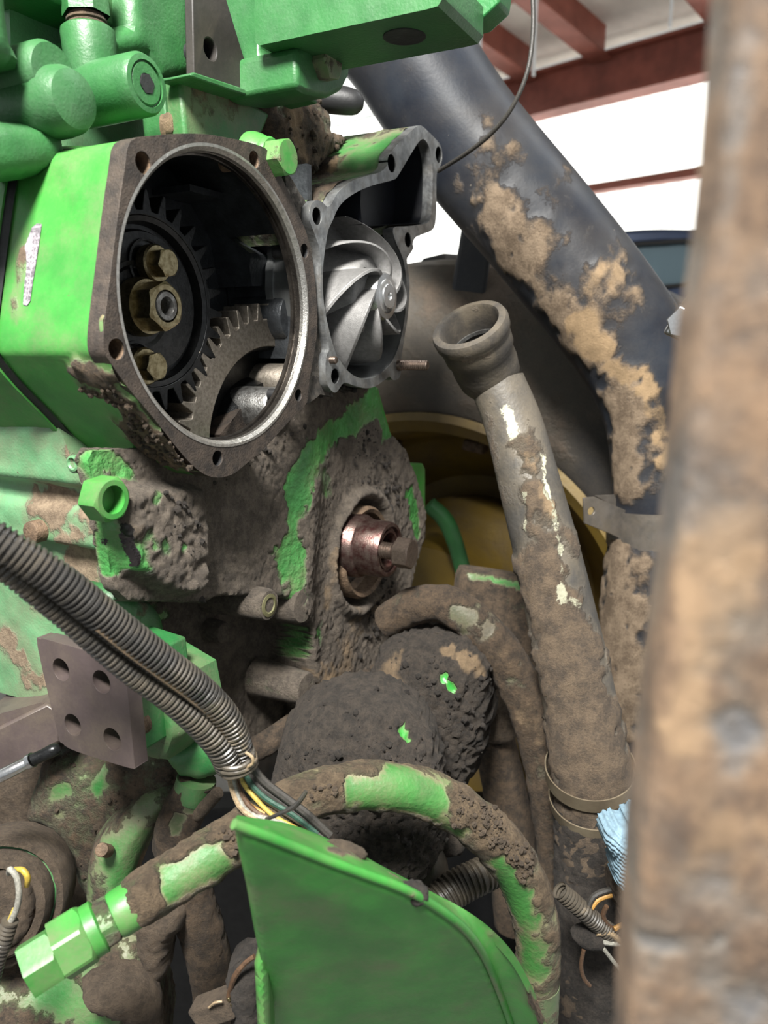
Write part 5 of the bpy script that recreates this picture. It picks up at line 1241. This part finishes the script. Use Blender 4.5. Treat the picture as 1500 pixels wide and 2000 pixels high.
# ------------------------------------------------------------------ right-hand odds and ends
o = obj('spring_loom', sweep(path([(1092, 1738, .60, 17), (1112, 1755, .60, 18), (1140, 1780, .60, 18), (1168, 1805, .605, 18), (1196, 1825, .61, 18)]), 18, .0008, rmod=corr(.0036, .13), caps=False), LOOM, smooth=50); dirty(o, .3, tanbase=.3); tag(o, 'short grey ribbed loom piece under the muddy pipe', 'wiring loom')
ww = [('black wire looping right of the ribbed loom piece', W_BLACK, [(1150, 1770), (1160, 1750), (1190, 1738), (1230, 1735)], 6), ('tan wire under the black looping wire', W_ORG, [(1155, 1775), (1168, 1758), (1195, 1748), (1232, 1742)], 5), ('small curled brown wire near the rusty post', W_BRN, [(1185, 1770), (1178, 1785), (1185, 1805), (1205, 1815), (1225, 1800)], 5),
      ('pale wire curling at the taped bundle', W_TAN, [(1165, 1822), (1190, 1822), (1212, 1838), (1228, 1855)], 6), ('lower pale wire at the taped bundle', W_GRY, [(1165, 1838), (1190, 1842), (1215, 1843), (1232, 1840)], 5), ('thin stray wire slanting to the post bottom', W_GRY, [(1178, 1852), (1200, 1880), (1222, 1905), (1245, 1925)], 4), ('thin twig-like wire below the taped bundle', W_BRN, [(1140, 1855), (1135, 1885), (1140, 1910), (1152, 1925)], 4), ('orange-tan wire end touching the post', W_ORG, [(1200, 1815), (1212, 1808), (1230, 1800), (1245, 1795)], 5)]
for lab, m_, L_, r in ww:
    tag(obj('stray_wire', sweep(path([(x, y, .60 + .002 * k, r) for k, (x, y) in enumerate(L_)]), 8, .004), m_), lab, 'wire', 'stray wires by the post')
o = muddy('taped_bundle', 'dark taped wire bundle below the ribbed loom piece', 'wire bundle', facing(1150, 1835, .605), [(1120, 1830), (1140, 1815), (1168, 1818), (1180, 1835), (1172, 1850), (1140, 1848)], .002, .008, .010, -.008, MUDW, 1, scale=90, thick=.001, rough=.003)
fr = facing(1235, 1650, .56)
kb = pillow(smooth_loop(fr.loop([(1180, 1640), (1182, 1618), (1200, 1608), (1218, 1610), (1240, 1592), (1300, 1585), (1310, 1720), (1260, 1740), (1228, 1738), (1205, 1722), (1198, 1690), (1194, 1665)]), 4), .0009, .020, .016, -.02, fr)
o = obj('knit_cloth', kb, BLUEG, smooth=70)
Wk = world(o); setco(o, Wk + normals(o) * (.0012 * np.sin((Wk[:, 2] + .15 * Wk[:, 0] + .002 * np.sin(Wk[:, 0] * 300)) * 2 * math.pi / .0042) * (1 + .5 * np.sin(Wk[:, 0] * 2 * math.pi / .003)))[:, None])
tag(o, 'light blue ribbed knit cloth poking out beside the rusty post', 'cloth')
muddy('cloth_stem', 'brown muddy bracket under the blue knit cloth', 'bracket', facing(1240, 1760, .60), [(1200, 1720), (1250, 1730), (1280, 1800), (1230, 1800), (1212, 1770)], .003, .012, .012, -.02, DRYMUD, 1)

# foreground post, right in front of the lens
fr = facing(1400, 1000, .150, yaw=-6)
L_ = fr.loop([(1444, -120), (1434, 0), (1424, 150), (1413, 300), (1392, 480), (1368, 620), (1338, 900), (1308, 1180), (1275, 1450), (1250, 1650), (1242, 1800), (1228, 2000), (1220, 2150), (1760, 2150), (1760, -120)])
ps = obj('muddy_post', pillow(L_, .0012, .003, .003, -.015, fr), POST, smooth=60)
dirty(ps, .52, [(1450, 1480, 1440, 1400, 40, -.35), (1270, 1850, 1400, 1845, 26, -.4), (1420, 1960, 90, -.4), (1440, 100, 1420, 400, 40, -.25)], tan=[(1380, 1000, 1350, 1400, 100, .6), (1340, 1700, 1450, 1600, 140, .5)], thick=.0003, scale=70, wob=.4)
tag(ps, 'blurred muddy rusty post filling the right edge, close to the lens', 'post')

# ------------------------------------------------------------------ put every origin at its thing's base
bpy.context.view_layer.update()
WL = {o: np.array(o.location) for o in bpy.data.objects}
for o in list(bpy.data.objects):
    if o.type == 'EMPTY':
        lo, hi = np.full(3, 1e9), np.full(3, -1e9)
        st = list(o.children)
        while st:
            c = st.pop(); st += list(c.children)
            if c.type != 'MESH': continue
            V = np.array([v[:] for v in c.bound_box]) + WL[c]
            lo = np.minimum(lo, V.min(0)); hi = np.maximum(hi, V.max(0))
        WL[o] = np.array([(lo[0] + hi[0]) / 2, (lo[1] + hi[1]) / 2, lo[2]])
for o in WL:
    if o.type in ('EMPTY', 'MESH'):
        o.location = WL[o] - (WL[o.parent] if o.parent else 0)
